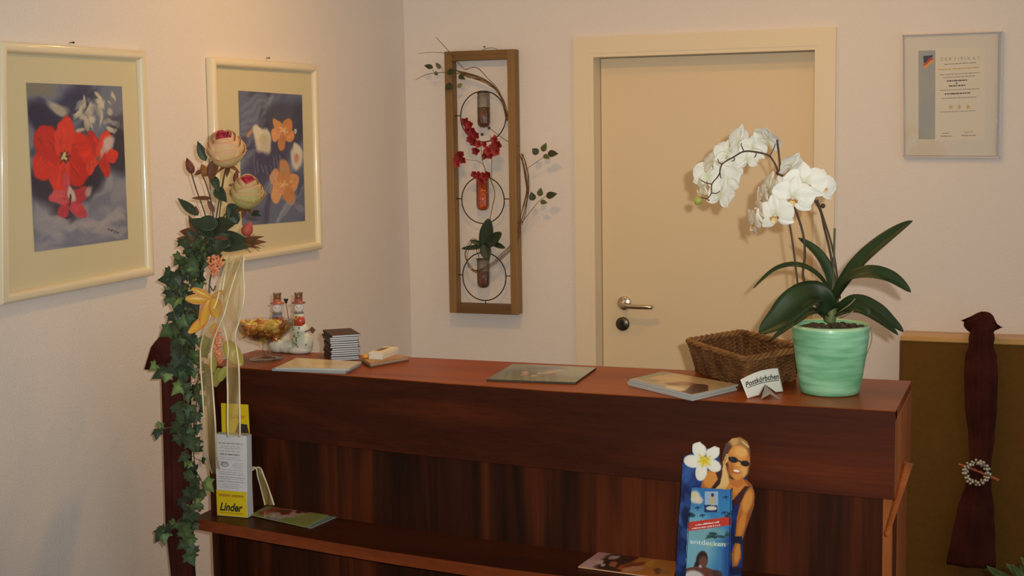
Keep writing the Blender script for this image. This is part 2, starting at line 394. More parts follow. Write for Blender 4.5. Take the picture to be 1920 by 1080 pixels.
b = MB(); b.hexa([(2.058, t1[1]-.005, t1[2]+.008), (2.073, t1[1]-.005, t1[2]+.004), (2.073, t1[1]+.02, t1[2]+.004), (2.050, t1[1]+.02, t1[2]+.008)],
                 [(2.048, t2[1]-.002, t2[2]), (2.054, t2[1]-.002, t2[2]), (2.054, t2[1]+.012, t2[2]), (2.044, t2[1]+.012, t2[2])]); b.build('slanted_batten', M_side, ct, bevel=0.001)
ZS = 0.727
def ysf(x): return float(np.interp(x, [.25, .31, .56, .87, 1.2, 1.55, 2.0], [-1.965, -1.977, -2.022, -2.075, -2.115, -2.13, -2.13]))
xss = [.285+(X1-.03-.285)*i/30 for i in range(31)]
b = MB(); lo = [(x, ysf(x), ZS-.0275) for x in xss]+[(x, yp(x)+.003, ZS-.0275) for x in xss[::-1]]; b.hexa(lo, [(p[0], p[1], ZS) for p in lo])
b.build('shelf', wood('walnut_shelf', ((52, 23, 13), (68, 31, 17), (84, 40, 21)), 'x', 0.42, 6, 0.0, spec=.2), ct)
b = MB(); lo = [(x, ysf(x)-.002, ZS-.028) for x in xss]+[(x, ysf(x)+.001, ZS-.028) for x in xss[::-1]]; b.hexa(lo, [(p[0], p[1], ZS+.0004) for p in lo]); b.build('shelf_edge', M_edge, ct)

# ================================================================== half height panel behind the counter
pa = at(1689, 637, y=-.13)
PZ = pa[2]; PX0 = pa[0]; PX1 = 3.3
pn = thing('half_height_panel', 'olive brown half height panel with a pale wooden top ledge against the wall', 'panel', (2.6, -.06, 0))
b = MB(); b.box((PX0+.003, -.125, 0.0), (PX1, -.002, PZ-.004)); b.build('panel_body', mat('olive_cloth', (104, 72, 30), 0.9, 0.1, c2=(100, 69, 28), scale=60, bump=.3, bscale=300), pn)
b = MB(); b.box((PX0, -.13, PZ-.004), (PX1, -.001, PZ+.014)); b.build('top_ledge', wood('ledge_wood', ((190, 140, 66), (204, 154, 78), (214, 166, 92)), 'x', 0.35, 5, 0.2), pn, bevel=.003)
b = MB(); b.box((PX0-.003, -.128, 0), (PX0+.003, -.002, PZ-.004)); b.build('edge_strip', mat('edge_brown', (96, 50, 26), .5), pn)

# ================================================================== gathered cloths
M_vel = mat('oxblood_cloth', (72, 34, 28), 0.95, 0.05, c2=(58, 27, 23), scale=14, bump=.15, bscale=90)
def drape(name, label, rings, folds, mt, base, nseg=120, seed=1, caps=True, depth=.18):
    """rings: (centre, half width, half depth) from the top down"""
    r = random.Random(seed); ph = [r.uniform(0, 6.28) for _ in range(4)]
    R = []; 
    for i in range(len(rings)-1):
        (a, w0, d0), (c, w1, d1) = rings[i], rings[i+1]
        for k in range(6):
            t = k/6; t2 = t*t*(3-2*t); R.append((Vector(a).lerp(Vector(c), t), w0+(w1-w0)*t2, d0+(d1-d0)*t2))
    R.append((Vector(rings[-1][0]), rings[-1][1], rings[-1][2]))
    b = MB(); vs = []; fs = []
    for j, (c, w_, d_) in enumerate(R):
        for k in range(nseg):
            q = 2*math.pi*k/nseg
            f = 1+depth*(.6*math.sin(folds*q+ph[0]+.25*math.sin(j*.2))+.4*math.sin((folds*1.7)//1*q+ph[1]))*min(1, (j+1)/5)
            vs.append((c.x+w_*f*math.cos(q), c.y+d_*f*math.sin(q), c.z))
    for j in range(len(R)-1):
        for k in range(nseg): fs.append([j*nseg+k, j*nseg+(k+1) % nseg, (j+1)*nseg+(k+1) % nseg, (j+1)*nseg+k])
    fs.append(list(range(nseg))); fs.append([(len(R)-1)*nseg+k for k in range(nseg)][::-1])
    b.add(vs, fs, 0)
    return b
def knot(b, c, rx, ry, rz, seed):
    r = random.Random(seed); ph = r.uniform(0, 6)
    n, m = 40, 20; vs = []; fs = []
    for i in range(m+1):
        th = math.pi*i/m
        for k in range(n):
            q = 2*math.pi*k/n; f = 1+.10*math.sin(3*q+ph+2*th)+.06*math.sin(5*th+2*q)
            vs.append((c[0]+rx*f*math.sin(th)*math.cos(q), c[1]+ry*f*math.sin(th)*math.sin(q), c[2]+rz*f*math.cos(th)))
    for i in range(m):
        for k in range(n): fs.append([i*n+k, (i+1)*n+k, (i+1)*n+(k+1) % n, i*n+(k+1) % n])
    b.add(vs, fs, 0)
yD = -.165
kc = at(1841, 613, y=yD+.02); kn = at(1838, 645, y=yD)
def dp(u, v): return at(u, v, y=yD)
rings = [(dp(1841, 612), .030, .022), (dp(1840, 634), .036, .022), (dp(1839, 648), .034, .020), (dp(1838, 668), .044, .022), (dp(1838, 700), .047, .024), (dp(1838, 760), .045, .022), (dp(1840, 820), .036, .020), (dp(1838, 868), .030, .020), (dp(1834, 905), .036, .020), (dp(1828, 960), .052, .024), (dp(1823, 1010), .062, .026), (dp(1819, 1060), .070, .026)]
g = thing('gathered_cloth', 'oxblood cloth knotted over the top ledge of the olive panel', 'cloth', (kn.x, yD, PZ))
drape('cloth_fall', '', rings, 7, M_vel, None, seed=4).build('cloth_fall', M_vel, g)
b = MB(); knot(b, (kc.x, yD+.025, kc.z+.006), .050, .040, .040, 3)
for dx, a in ((-.05, .5), (.05, -.4)): b.grid(lambda s, t: (kc.x+dx*(.55+.75*s), yD+.01+.01*math.sin(5*t), kc.z+(.018 if dx < 0 else .006)+(t-.5)*.045*(1-s)+.008*s*a), 6, 6)
b.build('knot', M_vel, g)
# hair-clip like ring of beads with a stick
cc = at(1831, 886, y=yD-.032); clip = thing('beaded_clip', 'silver beaded ring clip with a wooden pin on the hanging oxblood cloth', 'clip', tuple(cc))
b = MB(); pr = random.Random(5)
for ringr, nb, rb in ((.034, 17, .0062), (.041, 19, .0055), (.0275, 12, .0045)):
    for i in range(nb):
        q = 2*math.pi*(i+pr.uniform(-.2, .2))/nb; rr = ringr+pr.uniform(-.002, .002)
        b.ball((cc.x+rr*math.cos(q), cc.y+pr.uniform(-.006, .004), cc.z+rr*math.sin(q)), rb*pr.uniform(.8, 1.15), n=10)
b.build('bead_ring', mat('silver_beads', (196, 188, 172), .25, .5, .55), clip)
b = MB(); b.tube([(cc.x+.034*math.cos(2*math.pi*i/40), cc.y+.004, cc.z+.034*math.sin(2*math.pi*i/40)) for i in range(40)], .003, 6, closed=True); b.build('wire_ring', mat('clip_wire', (120, 112, 100), .3, .5, .9), clip)
s0 = at(1797, 870, y=yD-.030); s1 = at(1873, 901, y=yD-.030); b = MB(); b.tube([s0, s0.lerp(s1, .5)+Vector((0, .012, 0)), s1], [.004, .0048, .0055], 10); b.build('wooden_pin', mat('pin_wood', (176, 92, 56), .5), clip)

yL = -1.945
def dl(u, v, y=yL): return at(u, v, y=y)
def wpx(n, y=yL): return n/727.0
g2 = thing('gathered_cloth', 'oxblood cloth falling from the counter end behind the ivy', 'cloth', tuple(dl(345, 640)))
rings = [(dl(332, 632), wpx(18), .016), (dl(328, 660), wpx(26), .030), (dl(330, 700), wpx(27), .032), (dl(332, 780), wpx(27), .032), (dl(334, 880), wpx(26), .032), (dl(336, 980), wpx(25), .032), (dl(344, 1080), wpx(22), .030), (dl(346, 1180), wpx(20), .030), (dl(348, 1440), wpx(24), .034)]
drape('cloth_fall', '', rings, 6, M_vel, None, seed=9, depth=.10).build('cloth_fall', M_vel, g2)
b = MB(); kk = dl(333, 655); knot(b, (kk.x, yL-.01, kk.z+.004), .052, .045, .040, 8)
hw = [dl(312, 624), dl(292, 648), dl(279, 690), dl(306, 694), dl(345, 690), dl(352, 640)]
b.hexa([p+Vector((0, .03, 0)) for p in hw], [p+Vector((0, -.02, 0)) for p in hw], 0, True)
o = b.build('knot', M_vel, g2)

# ================================================================== pictures on the side wall
M_cream = mat('cream_lacquer', (226, 210, 178), 0.32, 0.5, coat=.8)
M_matb = mat('passe_partout', (206, 194, 160), 0.7, 0.2, coat=.06)
def framed(name, label, C, PC, cv):
    """C: outer corners of the frame, PC: corners of the print, both as pixels tl tr br bl"""
    q = Quad(*[at(u, v, x=.024) for u, v in C]); qi = Quad(*[at(u, v, x=.009) for u, v in PC])
    base = (q.c[2]+q.c[3])/2; t = thing(name, label, 'picture', tuple(base), 'framed flower pictures')
    wl = (q.c[0]-q.c[1]).length; hl = (q.c[0]-q.c[3]).length; fw = .026; a = fw/wl; c = fw/hl
    prof = [(0, -.022), (0, -.004), (.10, .000), (.3, .0025), (.55, .0028), (.78, .001), (.92, -.004), (1, -.010), (1, -.022)]
    b = MB(); vs = []; fs = []; m = len(prof)
    for k, (s, tt) in enumerate(((0, 0), (1, 0), (1, 1), (0, 1))):
        for (e, d) in prof:
            vs.append(q.p(s+(a*e if s == 0 else -a*e), tt+(c*e if tt == 0 else -c*e), d))
    for k in range(4):
        for i in range(m): fs.append([k*m+i, k*m+(i+1) % m, ((k+1) % 4)*m+(i+1) % m, ((k+1) % 4)*m+i])
    b.add(vs, fs, 0, False); fo = b.build('frame', M_cream, t, bevel=.0008)
    for p in fo.data.polygons: p.use_smooth = True
    b = MB(); b.hexa([q.p(s, u, -.020) for s, u in ((.03, .03), (.97, .03), (.97, .97), (.03, .97))], [q.p(s, u, -.014) for s, u in ((.03, .03), (.97, .03), (.97, .97), (.03, .97))]); b.build('mount_board', M_matb, t)
    print_sheet('print', cv, lambda s, u: qi.p(s, u, .0025), vcol('print_paper', .35, .4, coat=.25), t)
    return t, q
# red flowers
cv = Canvas(190, 300, (112, 118, 138)); cv.wobble(.018, 14, 2)
pr = random.Random(3)
for i in range(70):
    x, y = pr.random(), pr.random(); cc_ = pr.choice([(66, 70, 104), (92, 100, 132), (124, 128, 150), (58, 58, 84), (104, 116, 136)]) if y < .62 else pr.choice([(128, 128, 148), (142, 142, 158), (112, 116, 142), (152, 150, 160)])
    cv.ell(x, y, pr.uniform(.05, .16), pr.uniform(.02, .07), cc_, pr.uniform(-40, 40), .7, .5)
cv.ell(.15, .25, .2, .11, (34, 34, 66), 20, .9, .5); cv.ell(.45, .14, .22, .09, (44, 50, 84), -15, .9, .6); cv.ell(.9, .42, .16, .15, (40, 40, 60), 70, .9, .5)
cv.ell(.12, .62, .13, .12, (44, 40, 60), 30, .9, .5); cv.ell(.62, .6, .2, .1, (40, 40, 66), -30, .9, .5); cv.ell(.3, .8, .16, .05, (52, 48, 62), 20, .9, .6); cv.ell(.1, .05, .2, .05, (126, 122, 106), 0, .8, .7)
for i in range(26): cv.ell(pr.uniform(.52, .92), pr.uniform(.07, .32), pr.uniform(.02, .06), pr.uniform(.012, .03), pr.choice([(186, 176, 158), (150, 146, 148), (206, 196, 176), (110, 112, 130)]), pr.uniform(-80, 80), .85, .4)
cv.ell(.3, .16, .09, .035, (190, 180, 160), 10, .8, .5)
cv.wobble(.010, 22, 4)
def bloom(cx, cy, R, n, cols, rot, sq=.62, k=.62):
    for i in range(n):
        q = math.radians(rot+360*i/n+pr.uniform(-8, 8)); c_ = cols[i % len(cols)]
        cv.ell(cx+math.cos(q)*R*.58, cy+math.sin(q)*R*.58*sq, R*.50, R*k*sq, c_, math.degrees(math.atan2(math.sin(q)*sq, math.cos(q))), 1, .14)
        for h in range(9):
            t_ = pr.uniform(.3, .9); w_ = pr.uniform(-.25, .25); x_, y_ = cx+math.cos(q+w_)*R*t_, cy+math.sin(q+w_)*R*t_*sq
            cv.ell(x_, y_, R*.14, R*.035, tuple(min(255, max(0, z*pr.choice([.78, .9, 1.1, 1.16]))) for z in c_), math.degrees(q), .6, .7)
cv.ell(.5, .5, .16, .2, (44, 36, 52), 0, .8, .7)
bloom(.70, .43, .20, 6, [(206, 52, 42), (188, 40, 38), (214, 62, 48)], 10, .62, .42)
bloom(.31, .43, .30, 6, [(206, 48, 40), (190, 38, 36), (214, 56, 46)], -20, .60, .56)
cv.ell(.34, .44, .055, .035, (80, 52, 40), 20, .85, .6)
for i in range(8): q = i*.785; cv.line((.34, .44), (.34+.07*math.cos(q), .44+.045*math.sin(q)), .007, (58, 40, 36), .8)
for i in range(6): cv.ell(.34+pr.uniform(-.03, .03), .435+pr.uniform(-.02, .02), .018, .012, (212, 204, 150), pr.uniform(0, 90), .9, .5)
cv.ell(.82, .38, .07, .035, (196, 184, 182), -50, .9, .6); cv.ell(.76, .42, .05, .02, (186, 170, 168), -60, .8, .6); cv.ell(.70, .47, .03, .02, (110, 90, 80), 0, .8, .6)
for i in range(14): cv.ell(pr.uniform(.5, .8), pr.uniform(.08, .30), pr.uniform(.03, .06), pr.uniform(.012, .022), pr.choice([(182, 176, 160), (200, 192, 172), (150, 148, 150)]), pr.uniform(-80, 80), .8, .6)
bloom(.38, .71, .20, 5, [(190, 66, 82), (176, 52, 70), (200, 80, 92)], 50, .56, .42)
cv.ell(.4, .68, .05, .04, (196, 186, 176), 40, .9, .5); cv.ell(.57, .67, .05, .03, (178, 166, 160), -40, .8, .5); cv.ell(.38, .72, .012, .04, (60, 40, 60), 10, .9)
for i in range(16): cv.ell(pr.uniform(.05, .95), pr.uniform(.8, .98), pr.uniform(.06, .2), pr.uniform(.01, .03), pr.choice([(150, 148, 160), (118, 122, 146), (160, 156, 162)]), pr.uniform(-25, 25), .7, .6)
for i in range(6): cv.ell(.78+i*.022, .935, .014, .004, (60, 58, 78), pr.uniform(-60, 60), .8)
cv.grain(.05)
t, q1 = framed('framed_painting', 'cream framed painting of large red flowers on blue ground', [(2, 77), (274, 95), (291, 516), (5, 572)], [(48, 155), (227, 162), (239, 448), (64, 472)], cv)
cv = Canvas(130, 260, (92, 102, 132)); cv.wobble(.02, 12, 5)
for i in range(60): cv.ell(pr.random(), pr.random(), pr.uniform(.05, .2), pr.uniform(.012, .05), pr.choice([(70, 80, 116), (104, 114, 142), (128, 136, 156), (56, 60, 92), (84, 84, 116)]), pr.uniform(-60, 10), .7, .5)
cv.ell(.55, .2, .3, .12, (56, 58, 80), -20, .85, .5); cv.ell(.88, .25, .12, .2, (48, 54, 76), 10, .85, .5); cv.ell(.45, .5, .4, .14, (56, 54, 92), -20, .85, .6); cv.ell(.4, .3, .12, .1, (50, 50, 80), 0, .8, .5)
for i in range(5): cv.line((.02, .13+.05*i), (.4, .03+.045*i), .014, (128, 138, 154), .35)
cv.wobble(.012, 20, 9)
bloom(.66, .30, .19, 5, [(208, 142, 86), (194, 126, 72), (214, 152, 98)], 20, .58, .55); bloom(.66, .71, .25, 5, [(210, 148, 96), (196, 130, 80), (214, 156, 106)], -10, .58, .56)
for (x, y) in ((.67, .29), (.65, .70)):
    for i in range(5): cv.line((x, y), (x+.06*math.cos(i*1.3), y+.035*math.sin(i*1.3)), .008, (228, 200, 156), .7)
cv.ell(.33, .36, .12, .1, (204, 196, 178), 0, 1, .3); cv.ell(.28, .3, .08, .06, (214, 206, 186), 20, 1, .4); cv.ell(.38, .41, .08, .07, (196, 184, 168), 20, 1, .4); cv.ell(.34, .36, .04, .05, (190, 180, 140), 0, .8)
cv.ell(.88, .5, .11, .08, (206, 198, 186), 0, 1, .4); cv.ell(.9, .44, .07, .05, (210, 204, 190), 20, 1, .4); cv.ell(.88, .5, .045, .03, (190, 130, 110), 0, .8, .5); cv.ell(.88, .29, .03, .022, (196, 196, 190), 0, .9)
for i in range(9):
    x = .2+.06*i; cv.line((x, .52+pr.uniform(-.04, .04)), (x+.02, .60), .008, (140, 146, 166), .5)
cv.line((.42, .76), (.48, .62), .016, (160, 162, 172), .6); cv.line((.55, .98), (.85, .82), .016, (140, 148, 164), .6); cv.line((.5, .99), (.72, .86), .01, (156, 162, 172), .6)
cv.ell(.15, .31, .06, .02, (196, 140, 96), -30, .8)
cv.grain(.05)
t, q2 = framed('framed_painting', 'cream framed painting of orange and white flowers behind the roses', [(398, 107), (597, 121), (606, 467), (411, 499)], [(446, 170), (565, 178), (571, 414), (453, 423)], cv)
# nails
M_nail = mat('nail_steel', (80, 66, 50), .35, .5, .8)
def nail(u, v, label, **k):
    p = at(u, v, **k); b = MB(); n_ = Vector((1, 0, 0)) if 'x' in k else Vector((0, -1, 0)); b.tube([p-n_*.006, p+n_*.010], .0013, 8); b.tube([p+n_*.010, p+n_*.0125], .0028, 10)
    return tag(b.build('picture_nail', M_nail, origin=tuple(p)), label, 'nail', 'picture nails')
nail(131, 80, 'small dark nail above the red flower painting', x=.0); nail(499, 109, 'small dark nail above the orange and white flower painting', x=.0); nail(910, 88, 'small dark nail above the tall wooden wall decoration', y=.0)

# ================================================================== certificate under acrylic
cq = Quad(at(1692, 65, y=-.016), at(1879.5, 58, y=-.016), at(1874.5, 296, y=-.016), at(1693.5, 294.5, y=-.016))
ce = thing('framed_certificate', 'clear acrylic framed certificate with three gold stars', 'certificate', tuple((cq.c[2]+cq.c[3])/2))
def slab(b, q, s0, t0, s1, t1, d0, d1, mi=0):
    k = ((s0, t0), (s1, t0), (s1, t1), (s0, t1)); b.hexa([q.p(s, t, d0) for s, t in k], [q.p(s, t, d1) for s, t in k], mi)
b = MB(); slab(b, cq, .02, .015, .955, .985, -.014, -.010); b.build('backing_board', mat('cert_backing', (232, 218, 198), .6, .2), ce)
b = MB(); slab(b, cq, 0, 0, 1, 1, -.0095, 0); b.build('acrylic_cover', glass('acrylic', (1, 1, 1), .6, 1.42, .03), ce, bevel=.0015)
M_chr = mat('clear_edge', (196, 176, 160), .35, .4, 0)
b = MB()
for s0, t0, s1, t1 in ((0, 0, 1, .008), (0, .992, 1, 1), (0, 0, .008, 1), (.955, 0, .960, 1), (.995, 0, 1, 1)): slab(b, cq, s0, t0, s1, t1, -.013, .0004)
b.build('acrylic_rim', M_chr, ce)
def cuv(u, v): return ((u-1692)/186.0, (v-61.5)/235.0)
D = -.0099
b = MB(); (s0, t0), (s1, t1) = cuv(1752, 90), cuv(1848, 264); slab(b, cq, s0, t0, s1, t1, -.0102, -.0098+.0001); sh = b.build('certificate_sheet', mat('cert_paper', (238, 222, 196), .55, .2), ce)
b = MB(); (s0, t0), (s1, t1) = cuv(1722, 93), cuv(1754, 262); slab(b, cq, s0, t0, s1, t1, -.0102, -.0096); b.build('grey_band', mat('cert_band', (166, 164, 156), .5, .3, c2=(180, 168, 146), scale=8), ce)
def cpt(u, v, d=-.0094): return cq.p(*cuv(u, v), d)
XD, YD = cq.c[1]-cq.c[0], cq.c[0]-cq.c[3]
MI = mat('grey_ink', (126, 106, 80), .7); MI2 = mat('brown_ink', (84, 64, 44), .7); MG = mat('gold_ink', (204, 166, 70), .5)
text('ZERTIFIKAT', cpt(1763, 113), XD, YD, (cpt(1838, 109)-cpt(1763, 113)).length, 'heading', mat('pale_ink', (170, 150, 120), .7), ce, .010, spacing=1.6)
def inkline(u0, v0, u1, v1, h, m, seed, nm='text_line'):
    r = random.Random(seed); b = MB(); x = u0
    while x < u1:
        w_ = min(r.uniform(2, 8), u1-x)
        y0 = v0+(v1-v0)*(x-u0)/(u1-u0)
        k = [cpt(x, y0-h/2), cpt(x+w_, y0-h/2), cpt(x+w_, y0+h/2), cpt(x, y0+h/2)]
        b.add(k, [[0, 1, 2, 3]], 0, False); x += w_+r.uniform(.7, 1.4)
    b.build(nm, m, ce)
for i, (u0, v0, u1, v1, h, m) in enumerate(((1771, 120, 1830, 118, 1.2, MI), (1760, 130, 1837, 127, 2.0, MG), (1763, 139.5, 1836, 137, 1.1, MI), (1769, 145, 1830, 142.5, 1.1, MI), (1776, 151.5, 1815, 150.5, 2.3, MI2), (1793, 156, 1796, 156, 2.2, MI2), (1780, 161, 1811, 160, 2.3, MI2), (1763, 169, 1837, 167, 1.1, MI), (1772, 176, 1820, 174.5, 2.4, MI2), (1766, 184.5, 1832, 182.5, 1.1, MI), (1764, 210, 1830, 208, .9, MI), (1765, 256, 1787, 256, 1.4, MI), (1805, 255, 1833, 254.5, 1.4, MI), (1768, 251, 1782, 250, 1.2, MI), (1810, 249, 1828, 247, 1.0, MI))): inkline(u0, v0, u1, v1, h, m, i)
for cx_ in (1784, 1800, 1816.5):
    b = MB(); pts = []
    for i in range(10):
        r_ = 5.4 if i % 2 == 0 else 2.3; q = -math.pi/2+math.pi*i/5; pts.append(cpt(cx_+r_*math.cos(q), 201+r_*math.sin(q)))
    b.add(pts+[cpt(cx_, 201)], [[i, (i+1) % 10, 10] for i in range(10)], 0, False); b.build('gold_star', MG, ce)
b = MB()      # swoosh in black, red and gold
bands = [((1731, 103), (1750, 102), (1748, 106), (1732, 116)), ((1732, 116), (1748, 106), (1750, 111), (1731, 122)), ((1731, 122), (1750, 111), (1751, 116), (1733, 127))]
for mi, B in enumerate(bands):
    def fn(s, t, B=B):
        u = (B[0][0]*(1-s)+B[1][0]*s)*(1-t)+(B[3][0]*(1-s)+B[2][0]*s)*t; v = (B[0][1]*(1-s)+B[1][1]*s)*(1-t)+(B[3][1]*(1-s)+B[2][1]*s)*t
        return cpt(u, v+1.6*math.sin(s*6.28)*(1 if mi else t), -.0093)
    b.grid(fn, 14, 4, mi)
b.build('emblem', [mat('em_black', (40, 30, 22), .5), mat('em_red', (186, 50, 36), .5), mat('em_gold', (226, 150, 52), .5)], ce)

# ================================================================== tall wooden wall decoration
M_oak = wood('oak_frame', ((112, 80, 42), (130, 96, 52), (146, 110, 64)), 'z', .55, 7, 0, 1.0)
M_oakx = wood('oak_frame_x', ((106, 76, 40), (124, 90, 48), (142, 106, 60)), 'x', .55, 7, 0, 1.0)
YF, YK = -.055, -.006
a0 = at(832.5, 97.5, y=YF); a1 = at(965, 91, y=YF); a2 = at(843, 586, y=YF); a3 = at(971, 591, y=YF)
AX0, AX1, AZ0, AZ1 = (a0.x+a2.x)/2, (a1.x+a3.x)/2, (a2.z+a3.z)/2, (a0.z+a1.z)/2
wd = thing('wall_decoration', 'tall wooden frame with wire rings, glass tubes, red blossoms and twigs', 'wall decoration', ((AX0+AX1)/2, -.03, AZ0))
BW, BH = .030, .036
for x in (AX0, AX1-BW): b = MB(); b.box((x, YF, AZ0), (x+BW, YK, AZ1)); b.build('frame_post', M_oak, wd, bevel=.003)
for z in (AZ0, AZ1-BH): b = MB(); b.box((AX0+BW*.98, YF+.001, z), (AX1-BW*.98, YK-.001, z+BH)); b.build('frame_rail', M_oakx, wd, bevel=.002)
M_wire = mat('black_wire', (46, 34, 24), .4, .4, .6); YR = -.032
def wpt(u, v, y=YR): return at(u, v, y=y)
sp_ = ppm(wpt(905, 350))
M_gl = glass('tube_glass', (.985, .98, .96), .9, 1.5, .03)
for cu_, cv_, ru, rv, tu, tv0, tv1, fill, fc in ((906, 218.5, 45.5, 47, 907.5, 172, 240, .57, (128, 80, 52)), (905.5, 375, 43, 44, 905.5, 331, 395, .82, (232, 98, 34)), (908, 518.5, 44, 45.5, 907, 484, 540, .55, (134, 82, 58))):
    c0 = wpt(cu_, cv_); rx = ru/sp_; rz = rv/sp_
    b = MB(); b.tube([(c0.x+rx*math.cos(2*math.pi*i/64), YR, c0.z+rz*math.sin(2*math.pi*i/64)) for i in range(64)], .0021, 8, closed=True)
    for sx, ex_ in ((-1, AX0+BW), (1, AX1-BW)): b.tube([(c0.x+sx*rx, YR, c0.z+.004), (ex_+sx*.004, YR, c0.z+.005)], .0018, 6)
    if cv_ > 500: b.tube([(c0.x+.004, YR, c0.z-rz), (c0.x+.004, YR, AZ0+BH-.003)], .0018, 6)
    b.build('wire_ring', M_wire, wd)
    tp = wpt(tu, tv0); bt = wpt(tu, tv1); r_ = .0245; ht = tp.z-bt.z
    outer = [(0.0005, 0), (r_*.55, .002), (r_*.86, .008), (r_, .02), (r_, ht)]
    b = MB(); b.lathe(outer+[(r_*.93, ht), (r_*.93, .02)], (tp.x, YR-.006, bt.z), 36); tube_o = b.build('glass_tube', M_gl, wd)
    inner = [(0.0005, .003), (r_*.5, .005), (r_*.8, .011), (r_*.9, .021), (r_*.9, ht*fill), (0.0005, ht*fill+.002)]
    b = MB(); b.lathe(inner, (tp.x, YR-.006, bt.z), 30)
    pr = random.Random(int(cu_)*7)
    for i in range(120):
        q = pr.uniform(0, 6.28); z_ = pr.uniform(.022, ht*fill); b.ball((tp.x+r_*.87*math.cos(q), YR-.006+r_*.87*math.sin(q), bt.z+z_), .0026, n=6)
    b.build('bead_filling', mat('fill%d' % int(fc[0]), fc, .55, .3, c2=tuple(int(x*.7) for x in fc), scale=160), tube_o)
    b = MB(); b.tube([(tp.x+.0262*math.cos(2*math.pi*i/30), YR-.006+.0262*math.sin(2*math.pi*i/30), tp.z-.003) for i in range(30)], .0013, 6, closed=True); b.build('tube_holder', M_wire, wd)
# hook wire on top
b = MB(); b.tube(spline([(AX0+.14, -.03, AZ1-.001), (AX0+.155, -.02, AZ1+.006), (AX0+.172, -.012, AZ1+.010), (AX0+.195, -.02, AZ1+.006), (AX0+.21, -.03, AZ1-.001)], 5), .0009, 6); b.build('hanging_wire', M_wire, wd)
# twigs
M_twig = mat('willow_bark', (118, 88, 52), .75, .2, c2=(88, 62, 36), scale=60)
def tw(pts, r0, r1, y0=-.062, y1=None, name='twig', m=None, jit=0.0, seed=0):
    r = random.Random(seed); y1 = y0 if y1 is None else y1; P = []
    for i, (u, v) in enumerate(pts):
        t = i/(len(pts)-1); P.append(wpt(u+r.uniform(-jit, jit), v+r.uniform(-jit, jit), y0+(y1-y0)*t))
    S = spline(P, 6); b = MB(); b.tube(S, [r0+(r1-r0)*i/(len(S)-1) for i in range(len(S))], 7); return b.build(name, m or M_twig, wd)
loop = [(862, 136), (885, 143), (912, 153), (934, 172), (946, 200), (951, 228)]
for i in range(5): tw([(u+(-3+1.6*i)*(1 if k else 2), v+(-4+2.2*i)) for k, (u, v) in enumerate(loop)], .0017, .0013, -.055, -.040, jit=1.2, seed=i)
tw([(873, 130), (894, 127), (915, 147), (932, 165), (944, 190), (950, 215)], .0012, .0012, -.058, -.04)
tw([(818, 70), (838, 92), (843, 97)], .0008, .0012, -.066, -.066); tw([(846, 103), (860, 118), (872, 130), (880, 128)], .0009, .0011, -.066, -.06)
tw([(784, 101), (806, 98), (830, 99), (850, 103)], .0006, .0009, -.064, -.062)
tw([(779, 150), (802, 139), (830, 136), (858, 138), (882, 146)], .0009, .0014, -.070, -.062)
tw([(814, 136), (810, 128), (806, 124)], .0006, .0006, -.07); tw([(832, 135), (828, 126), (824, 122)], .0006, .0006, -.07)
side = [(976, 288), (983, 308), (988, 332), (989, 356), (985, 382), (980, 402), (975, 420)]
for i in range(5): tw([(u+(-3+1.7*i), v) for u, v in side], .0017, .0014, -.050, -.046, jit=1.5, seed=20+i)
tw([(983, 320), (1000, 308), (1018, 296), (1034, 289), (1044, 287)], .0010, .0006, -.055, -.07); tw([(990, 316), (992, 330), (990, 340)], .0006, .0005, -.055)
tw([(976, 420), (992, 400), (1008, 380), (1020, 370), (1038, 365)], .0013, .0006, -.05, -.07); tw([(918, 240), (940, 257), (958, 268), (975, 275)], .0010, .0012, -.05, -.045)
tail = [(975, 412), (974, 436), (962, 456), (944, 478), (922, 496), (902, 506), (888, 508)]
for i in range(4): tw([(u+(-2+1.5*i), v+(-2+1.6*i)) for u, v in tail], .0016, .0012, -.050, -.060, jit=1.5, seed=40+i)
for i in range(4): tw([(905, 505), (890, 508), (879, 498), (874, 478), (879, 462), (890, 455-3*i), (896, 470), (898, 488)][i % 2:7+(i % 2)], .0010, .0008, -.058, -.062, jit=3, seed=60+i)
# small leaves of the sprays
def leaf_fn(base, tip, width, normal, fold=.25, curl=.1, prof=None):
    base = Vector(base); tip = Vector(tip); d = tip-base; L = d.length; x = d.normalized(); n_ = (Vector(normal)-x*Vector(normal).dot(x)).normalized(); s_ = x.cross(n_)
    prof = prof or (lambda t: math.sin(math.pi*min(1, t*1.02)**.75)**.9)
    def fn(s, t):
        k = (s-.5)*2; w_ = width*prof(t); return base+d*t+s_*(k*w_)+n_*(abs(k)**1.4*w_*fold - curl*L*t*t + .0)
    return fn
M_lf = {'d': mat('leaf_dark', (52, 56, 30), .5, .4), 'm': mat('leaf_mid', (82, 86, 46), .5, .4), 'l': mat('leaf_pale', (120, 118, 68), .5, .4), 'v': mat('leaf_vein', (92, 98, 60), .5, .4)}
def spray_leaf(u0, v0, u1, v1, wpx_, kind, y=-.068):
    b = MB(); b.grid(leaf_fn(wpt(u0, v0, y), wpt(u1, v1, y-.006), wpx_/sp_/2, (0.3, -1, .2)), 7, 12); b.build('spray_leaf', M_lf[kind], wd, solid=.0006)
